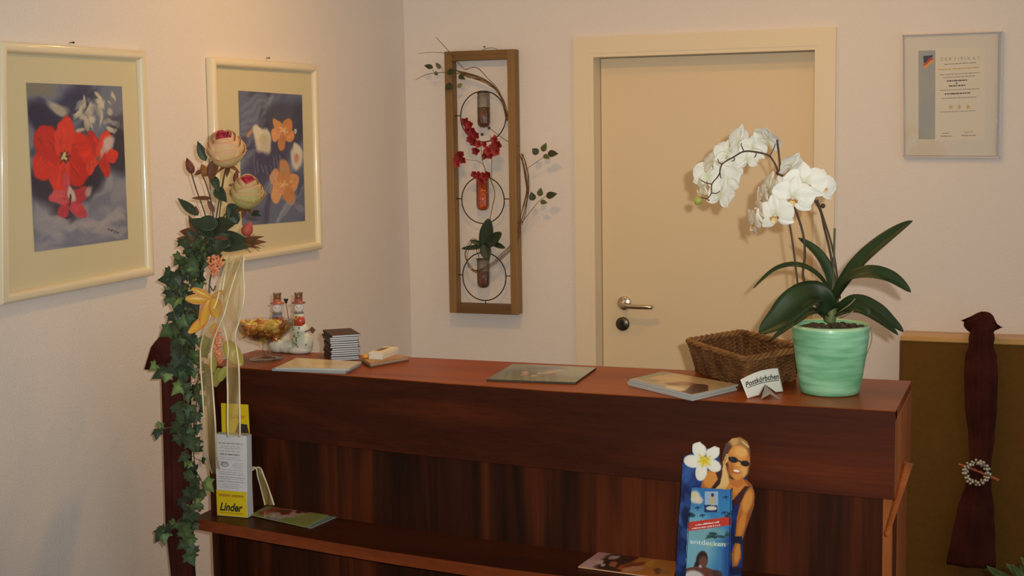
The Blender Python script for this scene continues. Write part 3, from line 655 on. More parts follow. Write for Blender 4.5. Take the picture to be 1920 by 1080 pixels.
for a in ((812, 127, 795, 122, 9, 'd'), (826, 129, 817, 117, 8, 'm'), (821, 136, 814, 140, 8, 'm'), (838, 137, 856, 131, 11, 'd'), (836, 160, 850, 166, 15, 'd'), (860, 142, 872, 148, 9, 'd'), (858, 163, 867, 157, 8, 'l'),
          (1009, 289, 998, 278, 13, 'd'), (1017, 284, 1024, 268, 11, 'm'), (1027, 288, 1046, 288, 13, 'd'), (1019, 291, 1030, 297, 9, 'm'),
          (1000, 376, 996, 360, 13, 'd'), (1012, 368, 1014, 352, 11, 'm'), (1024, 368, 1044, 363, 13, 'd'), (1013, 378, 1026, 380, 9, 'm')): spray_leaf(*a)
for u, v in ((917, 240), (904, 252)): b = MB(); b.ball(wpt(u, v, -.05), .006, n=10, sc3=(1, .8, 1)); b.build('bark_knob', mat('knob_bark', (74, 62, 48), .8), wd)
# red orchid spray
M_red = vcol('red_petal', .6, .3)
def red_blossom(u, v, r, seed, y=-.074):
    p = random.Random(seed); c = wpt(u, v, y+p.uniform(-.008, .008)); b = MB(); q0 = p.uniform(0, 6.28); hue = p.choice([(142, 28, 32), (122, 22, 26), (158, 44, 44)])
    for k in range(5):
        q = q0+2*math.pi*k/5; dirv = Vector((math.cos(q), -.25+p.uniform(-.3, .1), math.sin(q))).normalized(); tip = c+dirv*r*p.uniform(.85, 1.1)
        def cc_(i, P, c=c, r=r): 
            d_ = min(1, (Vector(P)-c).length/r); return tuple(hue[j]*(.75+.35*d_) for j in range(3))
        b.grid(leaf_fn(c, tip, r*.42, (0, -1, 0), .25, -.08, lambda t: math.sin(math.pi*(.08+.86*t))**.7), 5, 6, colr=cc_)
    b.ball(c+Vector((0, -.004, 0)), r*.18, n=8, colr=(120, 10, 20)); return b.build('red_blossom', M_red, wd)
for i, (u, v, r_) in enumerate(((873, 229, 9), (881, 234, 9), (877, 243, 8), (886, 246, 9), (893, 254, 9), (883, 257, 8), (889, 266, 10), (898, 270, 9), (909, 270, 7), (881, 262, 7), (928, 262, 9), (934, 272, 10), (925, 275, 9), (931, 284, 9), (916, 283, 10), (920, 291, 9), (910, 292, 8), (893, 283, 9), (862, 293, 10), (857, 301, 9), (868, 300, 8), (858, 308, 7), (866, 289, 7), (890, 327, 8), (898, 330, 9), (907, 330, 9), (903, 338, 9), (915, 328, 8), (911, 337, 6))): red_blossom(u, v, r_/sp_, i)
tw([(919, 410), (924, 385), (928, 362), (921, 340), (910, 318), (904, 298), (901, 272), (893, 256), (880, 240)], .0016, .0008, -.066, -.070, 'blossom_stem', mat('stem_brown', (112, 84, 56), .6))
tw([(909, 312), (900, 304), (890, 301), (872, 299)], .0009, .0007, -.068, -.070, 'blossom_stem', mat('stem_brown', 0)); tw([(922, 340), (922, 318), (923, 292), (928, 270)], .0009, .0008, -.066, -.070, 'blossom_stem', mat('stem_brown', 0))
M_dg = mat('dark_green_leaf', (46, 58, 34), .45, .4, c2=(34, 46, 28), scale=40)
for (u0, v0, u1, v1, w_, dy) in ((909, 465, 917, 410, 27, 0), (913, 460, 940, 436, 21, -.012), (908, 458, 915, 486, 21, -.006), (906, 462, 866, 466, 9, .004), (905, 458, 882, 451, 9, 0), (922, 455, 947, 465, 10, -.004)):
    b = MB(); b.grid(leaf_fn(wpt(u0, v0, -.068+dy), wpt(u1, v1, -.078+dy), w_/sp_/2, (.2, -1, .2), .3, .0, lambda t: math.sin(math.pi*(.12+.86*t))**.6), 7, 12); b.build('green_leaf', M_dg, wd, solid=.0008)

# ================================================================== flower arrangement at the end of the counter
YA = -1.975
SA = ppm(at(400, 600, y=YA))
def ap(u, v, d=0.0): return at(u, v, y=YA-d)
fa = thing('flower_arrangement', 'tall arrangement of cream pink roses, trailing ivy and sheer gold ribbon', 'flower arrangement', tuple(ap(372, 640)))
M_stem = mat('rose_stem', (78, 70, 40), .6, .3); M_rust = mat('rust_leaf', (112, 66, 40), .6, .3, c2=(88, 58, 36), scale=50)
M_ivy = vcol('ivy_leaf', .5, .35); M_rleaf = mat('rose_leaf', (52, 62, 40), .5, .4, c2=(38, 48, 32), scale=40)
b = MB(); b.tube(spline([ap(352, 668, -.01), ap(366, 600), ap(374, 530), ap(384, 470), ap(398, 440)], 6), .007, 10); b.build('support_stick', mat('support_bark', (72, 58, 40), .8), fa)
b = MB(); 
for pts in (((398, 455), (404, 420), (412, 370), (420, 330), (426, 305)), ((404, 455), (414, 425), (424, 400), (450, 395), (463, 385)), ((394, 440), (384, 400), (368, 355), (357, 318)), ((408, 440), (413, 390), (418, 345), (424, 312)), ((400, 440), (398, 390), (388, 350), (378, 325))):
    b.tube(spline([ap(u, v, .01+.002*i) for i, (u, v) in enumerate(pts)], 6), .0017, 7)
b.build('rose_stem', M_stem, fa)
M_rose = vcol('rose_petal', .55, .3, sss=.15)
def rose(u, v, r, axis, seed, deep, pale, edge, d=.02, tall=1.4):
    p = random.Random(seed); c = ap(u, v, d); ax = Vector(axis).normalized(); e1 = ax.orthogonal().normalized(); e2 = ax.cross(e1); b = MB()
    # closed cup of overlapping petals: the inner rolls stand high, the outer ones lip outwards
    layers = [(3, .26, 1.02, .62, deep), (3, .42, .98, .66, deep), (3, .66, .96, .70, None), (3, .86, .86, .70, None), (4, .97, .62, .64, None), (4, 1.02, .34, .56, None)]
    for li, (n, rr, top, close, cc_) in enumerate(layers):
        q0 = p.uniform(0, 6)
        for k in range(n):
            qc = q0+2*math.pi*k/n+p.uniform(-.12, .12); span = 2*math.pi/n*1.55; sc_ = p.uniform(.96, 1.05)
            def fn(s, t, qc=qc, span=span, rr=rr, top=top, close=close, sc_=sc_, li=li, n=n):
                e = 2*s-1; q = qc+e*.5*span*(.45+.55*math.sin(math.pi*min(1, .18+.62*t)))
                ph = math.pi*(.04+close*t); prof = rr*r*sc_*(math.sin(ph)**.8)*(1+.05*e*e)
                z = -r*.62+(top+.62)*r*t*(1-.13*e*e*t)
                if li >= 3: prof += r*.16*t**5*(li-2)/3; z -= r*.10*t**8*(li-2)/3
                return c+e1*(math.cos(q)*prof)+e2*(math.sin(q)*prof)+ax*z*tall
            cl = []
            for j in range(11):
                for i in range(9):
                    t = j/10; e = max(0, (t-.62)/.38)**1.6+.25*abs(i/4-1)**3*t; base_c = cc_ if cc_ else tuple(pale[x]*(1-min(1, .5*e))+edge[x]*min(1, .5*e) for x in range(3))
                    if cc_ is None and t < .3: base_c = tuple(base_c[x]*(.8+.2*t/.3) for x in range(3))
                    cl.append(base_c)
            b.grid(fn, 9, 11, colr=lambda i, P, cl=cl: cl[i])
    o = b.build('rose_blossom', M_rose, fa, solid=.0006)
    b = MB()
    for k in range(5):
        q = 2*math.pi*k/5+.4; dd = (e1*math.cos(q)+e2*math.sin(q)); b.grid(leaf_fn(c-ax*r*.62*tall, c-ax*r*.70*tall+dd*r*.75, r*.16, ax, .2, .35), 5, 8)
    b.build('sepals', M_rust, o, solid=.0006); return o
rose(424, 287, .0425, (.18, -.50, .85), 2, (168, 44, 58), (218, 190, 132), (206, 124, 110), .03)
rose(462, 368, .0385, (.32, -.34, .88), 5, (176, 48, 62), (184, 178, 110), (200, 112, 104), .045)
def bud(u, v, u2, v2, w_, m, d=.015):
    b = MB(); a, z = ap(u, v, d), ap(u2, v2, d); b.tube([a.lerp(z, t) for t in (0, .12, .35, .6, .82, 1)], [w_*x/SA for x in (.25, .75, 1, .85, .5, .08)], 12); b.build('rose_bud', m, fa)
M_bud = mat('bud_red', (122, 62, 48), .6, c2=(92, 50, 40), scale=60)
bud(361, 325, 350, 296, 8, M_bud); bud(459, 442, 470, 416, 11, mat('bud_pink', (176, 78, 66), .6)); bud(440, 342, 445, 318, 5, M_bud); bud(388, 330, 378, 308, 9, mat('bud_rust', (142, 88, 46), .6))
def rleaf(u0, v0, u1, v1, w_, m, d0=.02, d1=.03, nrm=(.25, -1, .35), curl=.12, nm='rose_leaf'):
    b = MB(); b.grid(leaf_fn(ap(u0, v0, d0), ap(u1, v1, d1), w_/SA/2, nrm, .25, curl), 7, 12); b.build(nm, m, fa, solid=.0008)
for a in ((386, 302, 369, 264, 17, M_rleaf), (372, 404, 331, 370, 17, M_rleaf), (398, 372, 356, 370, 8, M_rust), (404, 352, 424, 378, 22, M_rleaf), (404, 300, 392, 342, 22, M_rust), (378, 320, 364, 328, 9, M_rust),
          (425, 400, 448, 386, 26, M_rleaf), (446, 420, 424, 386, 26, M_rleaf), (400, 330, 410, 360, 16, M_rleaf), (444, 350, 428, 346, 8, M_rust), (402, 398, 388, 374, 10, M_rust), (372, 402, 366, 386, 6, M_rust),
          (420, 445, 352, 408, 36, M_rleaf, .03, .05), (410, 450, 460, 462, 38, M_rleaf, .04, .07), (400, 428, 436, 418, 34, M_rleaf, .03, .06), (402, 445, 470, 452, 30, M_rleaf, .05, .05), (380, 470, 350, 430, 30, M_rleaf, .02, .04), (410, 420, 360, 418, 30, M_rleaf, .04, .06), (430, 440, 400, 470, 34, M_rleaf, .05, .07),
          (378, 440, 334, 432, 20, M_rust, .02, .03), (366, 452, 330, 446, 16, M_rust, .03, .05), (370, 440, 352, 402, 13, M_rust, .02, .02), (450, 456, 496, 452, 13, M_rust, .04, .05), (452, 452, 492, 442, 9, M_rust, .04, .05), (440, 454, 486, 464, 8, M_rust, .05, .06), (428, 448, 398, 444, 9, M_rust, .07, .07),
          (470, 400, 490, 404, 9, M_rleaf, .05, .05), (474, 398, 486, 396, 7, M_rleaf, .05, .06), (452, 340, 438, 336, 8, M_rust, .03, .03)): rleaf(*a)
b = MB()
for u, v in ((478, 440), (486, 470), (496, 462), (470, 474), (462, 470)): b.tube([ap(446, 455, .04), ap((446+u)/2, (455+v)/2-3, .045), ap(u, v, .05)], .0007, 5)
b.build('fine_stems', M_rust, fa)
# ivy
def ivy_leaf(b, c, size, dirv, nrm, colr):
    out = [(0, 0), (.22, -.10), (.50, -.06), (.40, .14), (.62, .40), (.34, .44), (.24, .62), (0, 1.0)]
    pts = [(x, y) for x, y in out]+[(-x, y) for x, y in out[1:-1][::-1]]
    x = Vector(dirv).normalized(); n_ = Vector(nrm); n_ = (n_-x*n_.dot(x)).normalized(); s_ = x.cross(n_)
    vs = [Vector(c)+(s_*px_*.95+x*py_)*size+n_*(-abs(px_)*.22-py_*py_*.18)*size for px_, py_ in pts]+[Vector(c)+x*size*.38+n_*size*.03]
    n = len(pts); cs = [tuple(z*.92 for z in colr)]*n+[tuple(min(255, z*1.25) for z in colr)]
    b.add(vs, [[i, (i+1) % n, n] for i in range(n)], 0, False, colr=lambda i, P: cs[i])
pr = random.Random(21)
vines = [([(392, 450), (360, 470), (336, 500), (330, 535), (334, 560)], 30, 24, .04), ([(395, 455), (372, 490), (362, 540), (352, 590), (346, 640), (350, 690)], 46, 20, .02),
         ([(350, 610), (350, 660), (340, 700), (346, 760), (348, 820), (336, 800), (300, 806)], 52, 22, .035), ([(376, 640), (372, 700), (368, 760), (362, 830), (366, 900), (352, 960), (350, 1010), (352, 1040)], 62, 18, .03),
         ([(345, 640), (325, 690), (296, 684)], 9, 6, .035), ([(352, 960), (325, 985), (306, 992)], 9, 7, .035), ([(372, 890), (384, 925), (366, 950)], 8, 9, .04), ([(318, 500), (322, 560), (330, 600), (336, 616)], 8, 9, .04)]
for vi, (pts, n, sp, dd) in enumerate(vines):
    S = spline([ap(u, v, dd) for u, v in pts], 8); b = MB(); b.tube(S, .0012, 6, colr=(86, 66, 44))
    for i in range(n):
        t = (i+pr.random())/n; P = S[min(len(S)-1, int(t*(len(S)-1)))]; off = Vector((pr.gauss(0, sp/2)/SA, pr.uniform(-.025, .02), pr.gauss(0, sp/3)/SA))
        C = P+off; size = pr.uniform(.020, .042); q = pr.uniform(-2.6, -.5) if pr.random() < .8 else pr.uniform(-3.14, 3.14)
        dirv = Vector((math.cos(q), pr.uniform(-.7, .1), math.sin(q))); nrm = Vector((pr.uniform(-.5, .7), -1, pr.uniform(-.2, .8)))
        br = pr.choice([.75, .9, 1, 1, 1.15, 1.5]); base_c = pr.choice([(48, 62, 38), (56, 72, 42), (44, 60, 44), (66, 80, 44), (40, 52, 36)])
        b.tube([P, P.lerp(C, .5)+Vector((0, -.004, 0)), C], .0007, 5, colr=(84, 84, 52))
        ivy_leaf(b, C, size, dirv, nrm, tuple(min(255, x*br) for x in base_c))
    b.build('ivy_vine', M_ivy, fa, solid=.0005)
# berries
M_ber = mat('berry_pink', (206, 112, 84), .4, .4, c2=(226, 156, 104), scale=70)
def berries(pts, r0, nm='berry_cluster'):
    b = MB(); p = random.Random(len(pts)*13)
    for (u, v, R, n) in pts:
        for i in range(n):
            q = p.uniform(0, 6.28); k = R*math.sqrt(p.random()); zz = math.sqrt(max(0, 1-(k/R)**2))*R/SA
            b.ball(ap(u+k*math.cos(q), v+k*math.sin(q), .055+zz*.8+p.uniform(-.003, .003)), r0*p.uniform(.75, 1.15), n=8)
    b.build(nm, M_ber, fa)
berries([(404, 492, 15, 60), (403, 508, 9, 26)], .0036); berries([(404, 622, 8, 18), (409, 640, 11, 28), (404, 648, 6, 10), (410, 664, 7, 16), (413, 674, 6, 10)], .0042)
b = MB(); b.tube(spline([ap(399, 500, .05), ap(393, 530, .045), ap(392, 555, .05)], 5), .0022, 8); b.tube(spline([ap(393, 535, .045), ap(400, 545, .05), ap(404, 536, .055)], 5), .0018, 8); b.build('wire_stem', mat('wire_stem', (82, 76, 64), .5), fa)
# golden cloth leaves of the bow
M_gold = vcol('gold_leaf', .4, .5, sheen=.3)
def gleaf(u0, v0, u1, v1, w_, d0, d1, bulge=-.25, c_in=(206, 158, 44), c_out=(196, 110, 36)):
    fn = leaf_fn(ap(u0, v0, d0), ap(u1, v1, d1), w_/SA/2, (.2, -1, .3), .35, bulge, lambda t: math.sin(math.pi*(.06+.9*t))**.7); b = MB(); cl = []
    for j in range(12):
        for i in range(9): k = abs(i/8-.5)*2; cl.append(tuple(c_in[x]*(1-k**3)+c_out[x]*k**3 for x in range(3)))
    b.grid(fn, 9, 12, colr=lambda i, P: cl[i]); b.build('golden_leaf', M_gold, fa, solid=.0007)
for a in ((394, 562, 350, 562, 20, .05, .07), (396, 558, 362, 542, 15, .05, .06), (396, 560, 384, 612, 24, .06, .08), (402, 558, 412, 598, 26, .07, .085), (394, 590, 358, 628, 20, .05, .08), (398, 556, 428, 548, 12, .06, .07), (404, 606, 400, 620, 12, .06, .07), (424, 640, 452, 684, 30, .045, .06, .1, (170, 156, 66), (150, 132, 52)), (402, 664, 398, 700, 16, .05, .05, .1, (160, 150, 60), (140, 126, 50)), (412, 690, 402, 726, 18, .04, .045, .1, (150, 134, 50), (126, 112, 44)), (426, 688, 408, 716, 18, .04, .05, .1, (150, 150, 62), (120, 120, 52))): gleaf(*a)
# sheer ribbon with woven edges
M_sheer = sheer('organza', (206, 176, 112), .34); M_redge = sheer('ribbon_edge', (236, 222, 186), .85); M_redge2 = mat('ribbon_gold', (216, 164, 78), .4)
def ribbon(rows, nm='ribbon'):
    """rows: (u_left, u_right, v, depth towards the viewer)"""
    Lp = spline([ap(a, v, d) for a, b_, v, d in rows], 8); Rp = spline([ap(b_, v, d+(.006 if i % 2 else -.004)) for i, (a, b_, v, d) in enumerate(rows)], 8)
    b = MB(); n = len(Lp); nc = 9
    ts = [0, .06, .12, .3, .5, .7, .88, .94, 1]
    vs = []
    for j in range(n):
        for t in ts: vs.append(Lp[j].lerp(Rp[j], t)+Vector((0, -.004*math.sin(math.pi*t*2+j*.25), 0)))
    for i in range(nc-1):
        b.add([], [], 0)
    fs = [[j*nc+i, j*nc+i+1, (j+1)*nc+i+1, (j+1)*nc+i] for j in range(n-1) for i in range(nc-1)]
    b.add(vs, fs, 0)
    o = b.build(nm, [M_sheer], fa)
    # woven edges stand as thin cords along both sides
    e = MB(); e.tube(Lp, .0022, 6); e.tube(Rp, .0022, 6); e.build('ribbon_edge', M_redge, o)
ribbon([(428, 457, 478, .05), (424, 456, 505, .055), (418, 458, 540, .065), (416, 456, 570, .07), (417, 449, 600, .07), (424, 441, 630, .065), (428, 444, 655, .06), (426, 448, 690, .065), (427, 449, 740, .072), (427, 450, 790, .080), (428, 450, 818, .086)])
ribbon([(430, 455, 480, .045), (416, 440, 520, .055), (408, 428, 560, .075), (396, 420, 590, .085), (378, 400, 640, .080), (376, 396, 680, .075), (380, 400, 740, .075), (384, 404, 800, .075), (388, 406, 850, .030), (395, 412, 880, -.050), (404, 420, 904, -.105)])
ribbon([(404, 420, 905, -.106), (440, 452, 896, -.112), (476, 484, 876, -.112), (484, 496, 896, -.116), (492, 507, 926, -.122), (497, 514, 947, -.130)])
ribbon([(432, 446, 600, .050), (420, 440, 560, .060), (428, 452, 520, .05), (440, 458, 484, .045)])

# ================================================================== things on the counter top
ZC = ZT+.0006
def cpos(u, v, z=ZC): return at(u, v, z=z)
# footed glass bowl with wrapped sweets
bc = cpos(499, 673); sB = ppm(bc)
M_gb = glass('bowl_glass', (.98, .97, .94), .9, 1.5, .02)
bw = thing('footed_glass_bowl', 'footed glass bowl filled with amber wrapped sweets on the counter', 'bowl', tuple(bc))
Rb, Hr = .0775, .100
inner = [(.0005, .052), (.02, .053), (.045, .062), (.066, .078), (Rb-.0035, .094), (Rb-.002, Hr)]
outer = [(Rb, Hr), (Rb, .093), (.068, .074), (.046, .056), (.018, .046), (.010, .042), (.0075, .034), (.011, .026), (.006, .018), (.0075, .009), (.03, .004), (.044, .002), (.045, 0), (.0005, 0)]
b = MB(); b.lathe(outer[:5]+[], bc, 64); b.lathe(inner, bc, 64); b.lathe([(Rb-.002, Hr), (Rb-.001, Hr+.0012), (Rb, Hr)], bc, 64); b.build('glass_cup', M_gb, bw)
b = MB(); b.lathe(outer[4:], bc, 48); b.build('glass_foot', M_gb, bw)
M_swt = vcol('sweet_wrapper', .25, .5, coat=.4)
pr = random.Random(8); protos = []
def sweet(cc_):
    b = MB(); cl = cc_
    b.ball((0, 0, 0), .0118, n=12, sc3=(1.25, .9, .8), colr=cl)
    for s in (-1, 1):
        def fn(a, t, s=s): q = 2*math.pi*a; w_ = .003+.009*t; return Vector((s*(.014+.012*t), w_*math.cos(q)*(1+.25*math.sin(6*q)), w_*.6*math.sin(q)*(1+.25*math.sin(5*q))))
        b.grid(fn, 17, 4, colr=cl)
    return b
spots = []
tries = 0
while len(spots) < 58 and tries < 60000:
    tries += 1
    z_ = pr.uniform(.058, .091); q = pr.uniform(0, 6.28); rmax = max(0.0, float(np.interp(z_, [.052, .060, .078, .094, .12], [.0, .032, .058, .066, .055]))-.012); r_ = rmax*math.sqrt(pr.random())
    P = Vector((r_*math.cos(q), r_*math.sin(q), z_))
    if all((P-s_).length > .0165 for s_ in spots): spots.append(P)
tint = [('amber', (206, 152, 66)), ('orange', (198, 124, 58)), ('yellow', (208, 176, 82)), ('brown', (156, 98, 58)), ('red', (180, 96, 66))]
protos = {}
for i, P in enumerate(spots):
    nm_, c_ = tint[pr.choice([0, 0, 0, 1, 1, 2, 2, 3, 4])]
    M_ = Matrix.Translation(bc+P) @ Euler((pr.uniform(-.6, .6), pr.uniform(-.5, .5), pr.uniform(0, 6.28))).to_matrix().to_4x4()
    if nm_ not in protos:
        o = sweet(c_).build('wrapped_sweet', M_swt); o.matrix_basis = M_; protos[nm_] = o; tag(o, '%s wrapped sweet lying in the footed glass bowl' % nm_, 'sweet', '%s sweets in the glass bowl' % nm_)
    else: dup(protos[nm_], M_)

# snow people ornament
sn = cpos(548, 661); S7 = ppm(sn)
def sp3(u, v, dy=0.0): return at(u, v, y=sn.y+dy)
so = thing('snowman_ornament', 'ceramic pair of snowmen in tall hats behind the glass bowl', 'ornament', tuple(sn))
def cmat(n, c, r=.35): return mat('cer_'+n, c, r, .4, coat=.2)
k = 1/S7
b = MB(); b.ball(sp3(567, 642, 0), 22*k, n=24, sc3=(1, .7, 1.0)); b.ball(sp3(540, 650), 18*k, n=24, sc3=(1.2, .8, .72)); b.ball(sp3(560, 655), 20*k, n=20, sc3=(1.4, .85, .5)); b.ball(sp3(563, 618), 16*k, n=20, sc3=(1, .8, 1))
b.ball(sp3(520, 640), 20*k, n=20, sc3=(1, .8, 1.15)); b.ball(sp3(520, 612), 16*k, n=20)
zz = ZC
for i, p in enumerate(b.v): b.v[i] = (p[0], p[1], max(p[2], zz))
b.build('snow_mound', mat('cer_snow', (214, 206, 192), .45, .4, c2=(176, 180, 160), scale=30), so)
for nm_, hx, hy, coat_c, lo_c, hat_c in (('a', 520, 578, (126, 122, 138), (150, 74, 62), (170, 92, 70)), ('b', 560, 577, (206, 200, 190), (176, 66, 46), (148, 74, 66))):
    b = MB(); b.ball(sp3(hx, hy, -.004), 9*k, n=16); b.build('head', cmat('head', (216, 210, 202)), so)
    b = MB(); c0 = sp3(hx, hy+12, 0)
    b.lathe([(.0005, -24*k), (13*k, -22*k), (13*k, -14*k), (10*k, -2*k), (7*k, 6*k), (.0005, 8*k)], c0, 24, ay=.75); b.build('coat', cmat('coat'+nm_, coat_c), so)
    b = MB(); b.lathe([(.0005, -13*k), (11*k, -12*k), (11.5*k, -2*k), (9*k, 5*k), (.0005, 6*k)], sp3(hx+1, hy+21, -.004), 24, ay=.8); b.build('waistcoat', cmat('vest'+nm_, lo_c), so)
    b = MB(); c0 = sp3(hx, hy-8.5); b.lathe([(.0005, 0), (13*k, 0), (13*k, 2*k), (8*k, 2.4*k), (7.4*k, 9*k), (7.8*k, 9.5*k), (.0005, 9.5*k)], c0, 24); ho = b.build('hat', cmat('hat'+nm_, hat_c), so)
    b = MB(); b.lathe([(7*k, 0), (7.4*k, 8*k), (8.6*k, 11*k), (8.0*k, 11*k), (6.6*k, 7*k), (6.2*k, 0)], sp3(hx, hy-17.5), 20); b.build('hat_crown', glass('hat_glass', (.82, .72, .66), .8, 1.5, .05), ho)
    b = MB(); b.tube([(sp3(hx, hy+9).x+8.2*k*math.cos(2*math.pi*i/24), sn.y+6.5*k*math.sin(2*math.pi*i/24), sp3(hx, hy+9).z) for i in range(24)], 2*k, 8, closed=True); b.build('scarf', cmat('scarf', (120, 118, 96)), so)
    b = MB(); 
    for dx in (-3, 3): b.ball(sp3(hx+dx, hy-1, -9.5*k-.004), 1.0*k, n=8)
    b.build('eyes', cmat('coal', (30, 26, 24)), so); b = MB(); b.tube([sp3(hx, hy+1, -9*k-.002), sp3(hx+1, hy+2, -14*k-.002)], [1.4*k, .3*k], 8); b.build('carrot_nose', cmat('carrot', (206, 110, 50)), so)
b = MB(); b.tube([sp3(536, 568, -.01), sp3(539, 584, -.01), sp3(542, 606, -.012)], .0009, 6); bo = b.build('broom_stick', mat('broom_stick', (66, 48, 34), .7), so)
b = MB(); b.hexa([sp3(u, v, -.014) for u, v in ((531, 560), (541, 560), (538, 569), (535, 569))], [sp3(u, v, -.006) for u, v in ((531, 560), (541, 560), (538, 569), (535, 569))]); b.build('broom_head', mat('broom_head', (44, 34, 26), .8), bo)
b = MB(); hpts = [(550, 593), (553, 591), (555, 594), (557, 591), (560, 593), (555, 600)]; b.tube([sp3(u, v, -.021) for u, v in hpts], .0012, 6, closed=True); b.build('heart', cmat('heart', (214, 196, 110)), so)
b = MB(); b.hexa([sp3(u, v, -.02) for u, v in ((579, 618), (585, 612), (592, 619), (586, 626))], [sp3(u, v, -.012) for u, v in ((579, 618), (585, 612), (592, 619), (586, 626))]); b.tube([sp3(572, 622, -.012), sp3(582, 619, -.016)], .0016, 6); b.build('small_sign', mat('sign_brown', (104, 72, 54), .7), so)
b = MB(); p = random.Random(4)
for i in range(14): c0 = sp3(p.uniform(545, 575), p.uniform(612, 652), -.024+p.uniform(0, .004)); b.grid(leaf_fn(c0, c0+Vector((p.uniform(-.008, .008), -.003, p.uniform(-.006, .01))), .0028, (0, -1, 0)), 4, 5)
b.build('holly_leaves', mat('cer_green', (108, 122, 84), .5), so, solid=.0008)

# helper for flat paper things: corners on the counter, front to back
def sheet_box(nm, pts, z0, z1, m, parent=None, mi=None, bevel=.0): 
    b = MB(); b.hexa([(p[0], p[1], z0) for p in pts], [(p[0], p[1], z1) for p in pts]); return b.build(nm, m, parent, bevel=bevel)
def quad_on(zz, *uv): return [at(u, v, z=zz) for u, v in uv]
M_page = mat('page_paper', (206, 204, 204), .7, .2, c2=(176, 178, 186), scale=400, stretch=(.01, .01, 1))
# stack of twelve brown notebooks
N = 12; H0 = ZC; th = .0056; tq = quad_on(ZC+N*th, (620, 630), (674, 627), (597, 616))
ex = tq[1]-tq[0]; ex.z = 0; wN = ex.length; ex.normalize(); ey = Vector((-ex.y, ex.x, 0)); dN = max(.06, min(.12, (tq[2]-tq[0]).dot(ey))); fl = Vector((tq[0].x, tq[0].y, ZC)); print('NB', wN, dN, fl, math.degrees(math.atan2(ex.y, ex.x)))
M_cov = mat('brown_cover', (72, 44, 34), .55, .3, c2=(58, 36, 28), scale=30); pr = random.Random(12)
proto_nb = None
labs = ['topmost of the stack of brown notebooks', ] 
for i in range(N):
    jx, jy, a = pr.uniform(-.0025, .0025), pr.uniform(-.002, .003), pr.uniform(-.03, .03)
    if i == N-1: jx, jy, a = .003, -.003, .05
    if i == N-2: jx, a = -.003, -.02
    if proto_nb is None:
        nb = thing('notebook', '', 'notebook', (0, 0, 0), 'stack of brown notebooks'); 
        b = MB(); b.box((0, 0, 0), (wN, dN, .0009)); b.box((0, 0, th-.0009), (wN, dN, th)); b.box((-.0006, 0, 0), (.0012, dN, th)); b.build('cover', M_cov, nb)
        b = MB(); b.box((.0012, .0015, .0009), (wN-.002, dN-.002, th-.0009)); b.build('pages', M_page, nb)
        proto_nb = nb; o = nb
    else: o = dup(proto_nb)
    o['label'] = ('brown notebook topmost of the stack beside the snowmen' if i == N-1 else 'brown notebook lowest of the stack beside the snowmen' if i == 0 else 'brown covered notebook with pale pages inside the stack beside the snowmen')
    rz = math.atan2(ex.y, ex.x)+a; o.matrix_basis = Matrix.Translation(Vector((fl.x, fl.y, ZC+i*(th+.0001)))+ex*jx+ey*jy) @ Matrix.Rotation(rz, 4, 'Z')
# cream leaflets in front of the notebooks
def leaflet(nm, label, uv, z0, th, cv, mside, cat='leaflet', group=None, curl=0.0):
    P = quad_on(z0+th, *uv); c0 = sum(P, Vector())/4; t = thing(nm, label, cat, (c0.x, c0.y, z0), group)
    sheet_box('pages', P, z0, z0+th-.0002, mside, t)
    q = Quad(*P); print_sheet('cover', cv, lambda s, u: q.p(s, u, .0001), vcol('print_gloss', .3, .45, coat=.3), t); return t
M_psd = mat('paper_side', (172, 172, 168), .6, .25)
cv = Canvas(60, 30, (206, 188, 150)); cv.ell(.3, .5, .3, .4, (198, 176, 130), 0, .6, .6); cv.ell(.75, .4, .2, .3, (190, 172, 140), 0, .5, .6); cv.line((.3, .4), (.75, .45), .02, (176, 154, 120), .7); cv.line((.4, .55), (.7, .6), .015, (176, 154, 120), .6)
leaflet('leaflet', 'cream leaflet on top of the grey one before the notebooks', [(556, 671), (678, 678), (655, 691), (517, 689)], ZC+.0062, .0050, cv, M_psd)
cv2 = Canvas(30, 20, (170, 172, 170)); leaflet('leaflet', 'grey leaflet under the cream one before the notebooks', [(552, 675), (674, 683), (647, 697), (510, 691)], ZC, .0060, cv2, mat('grey_paper', (140, 146, 148), .6))
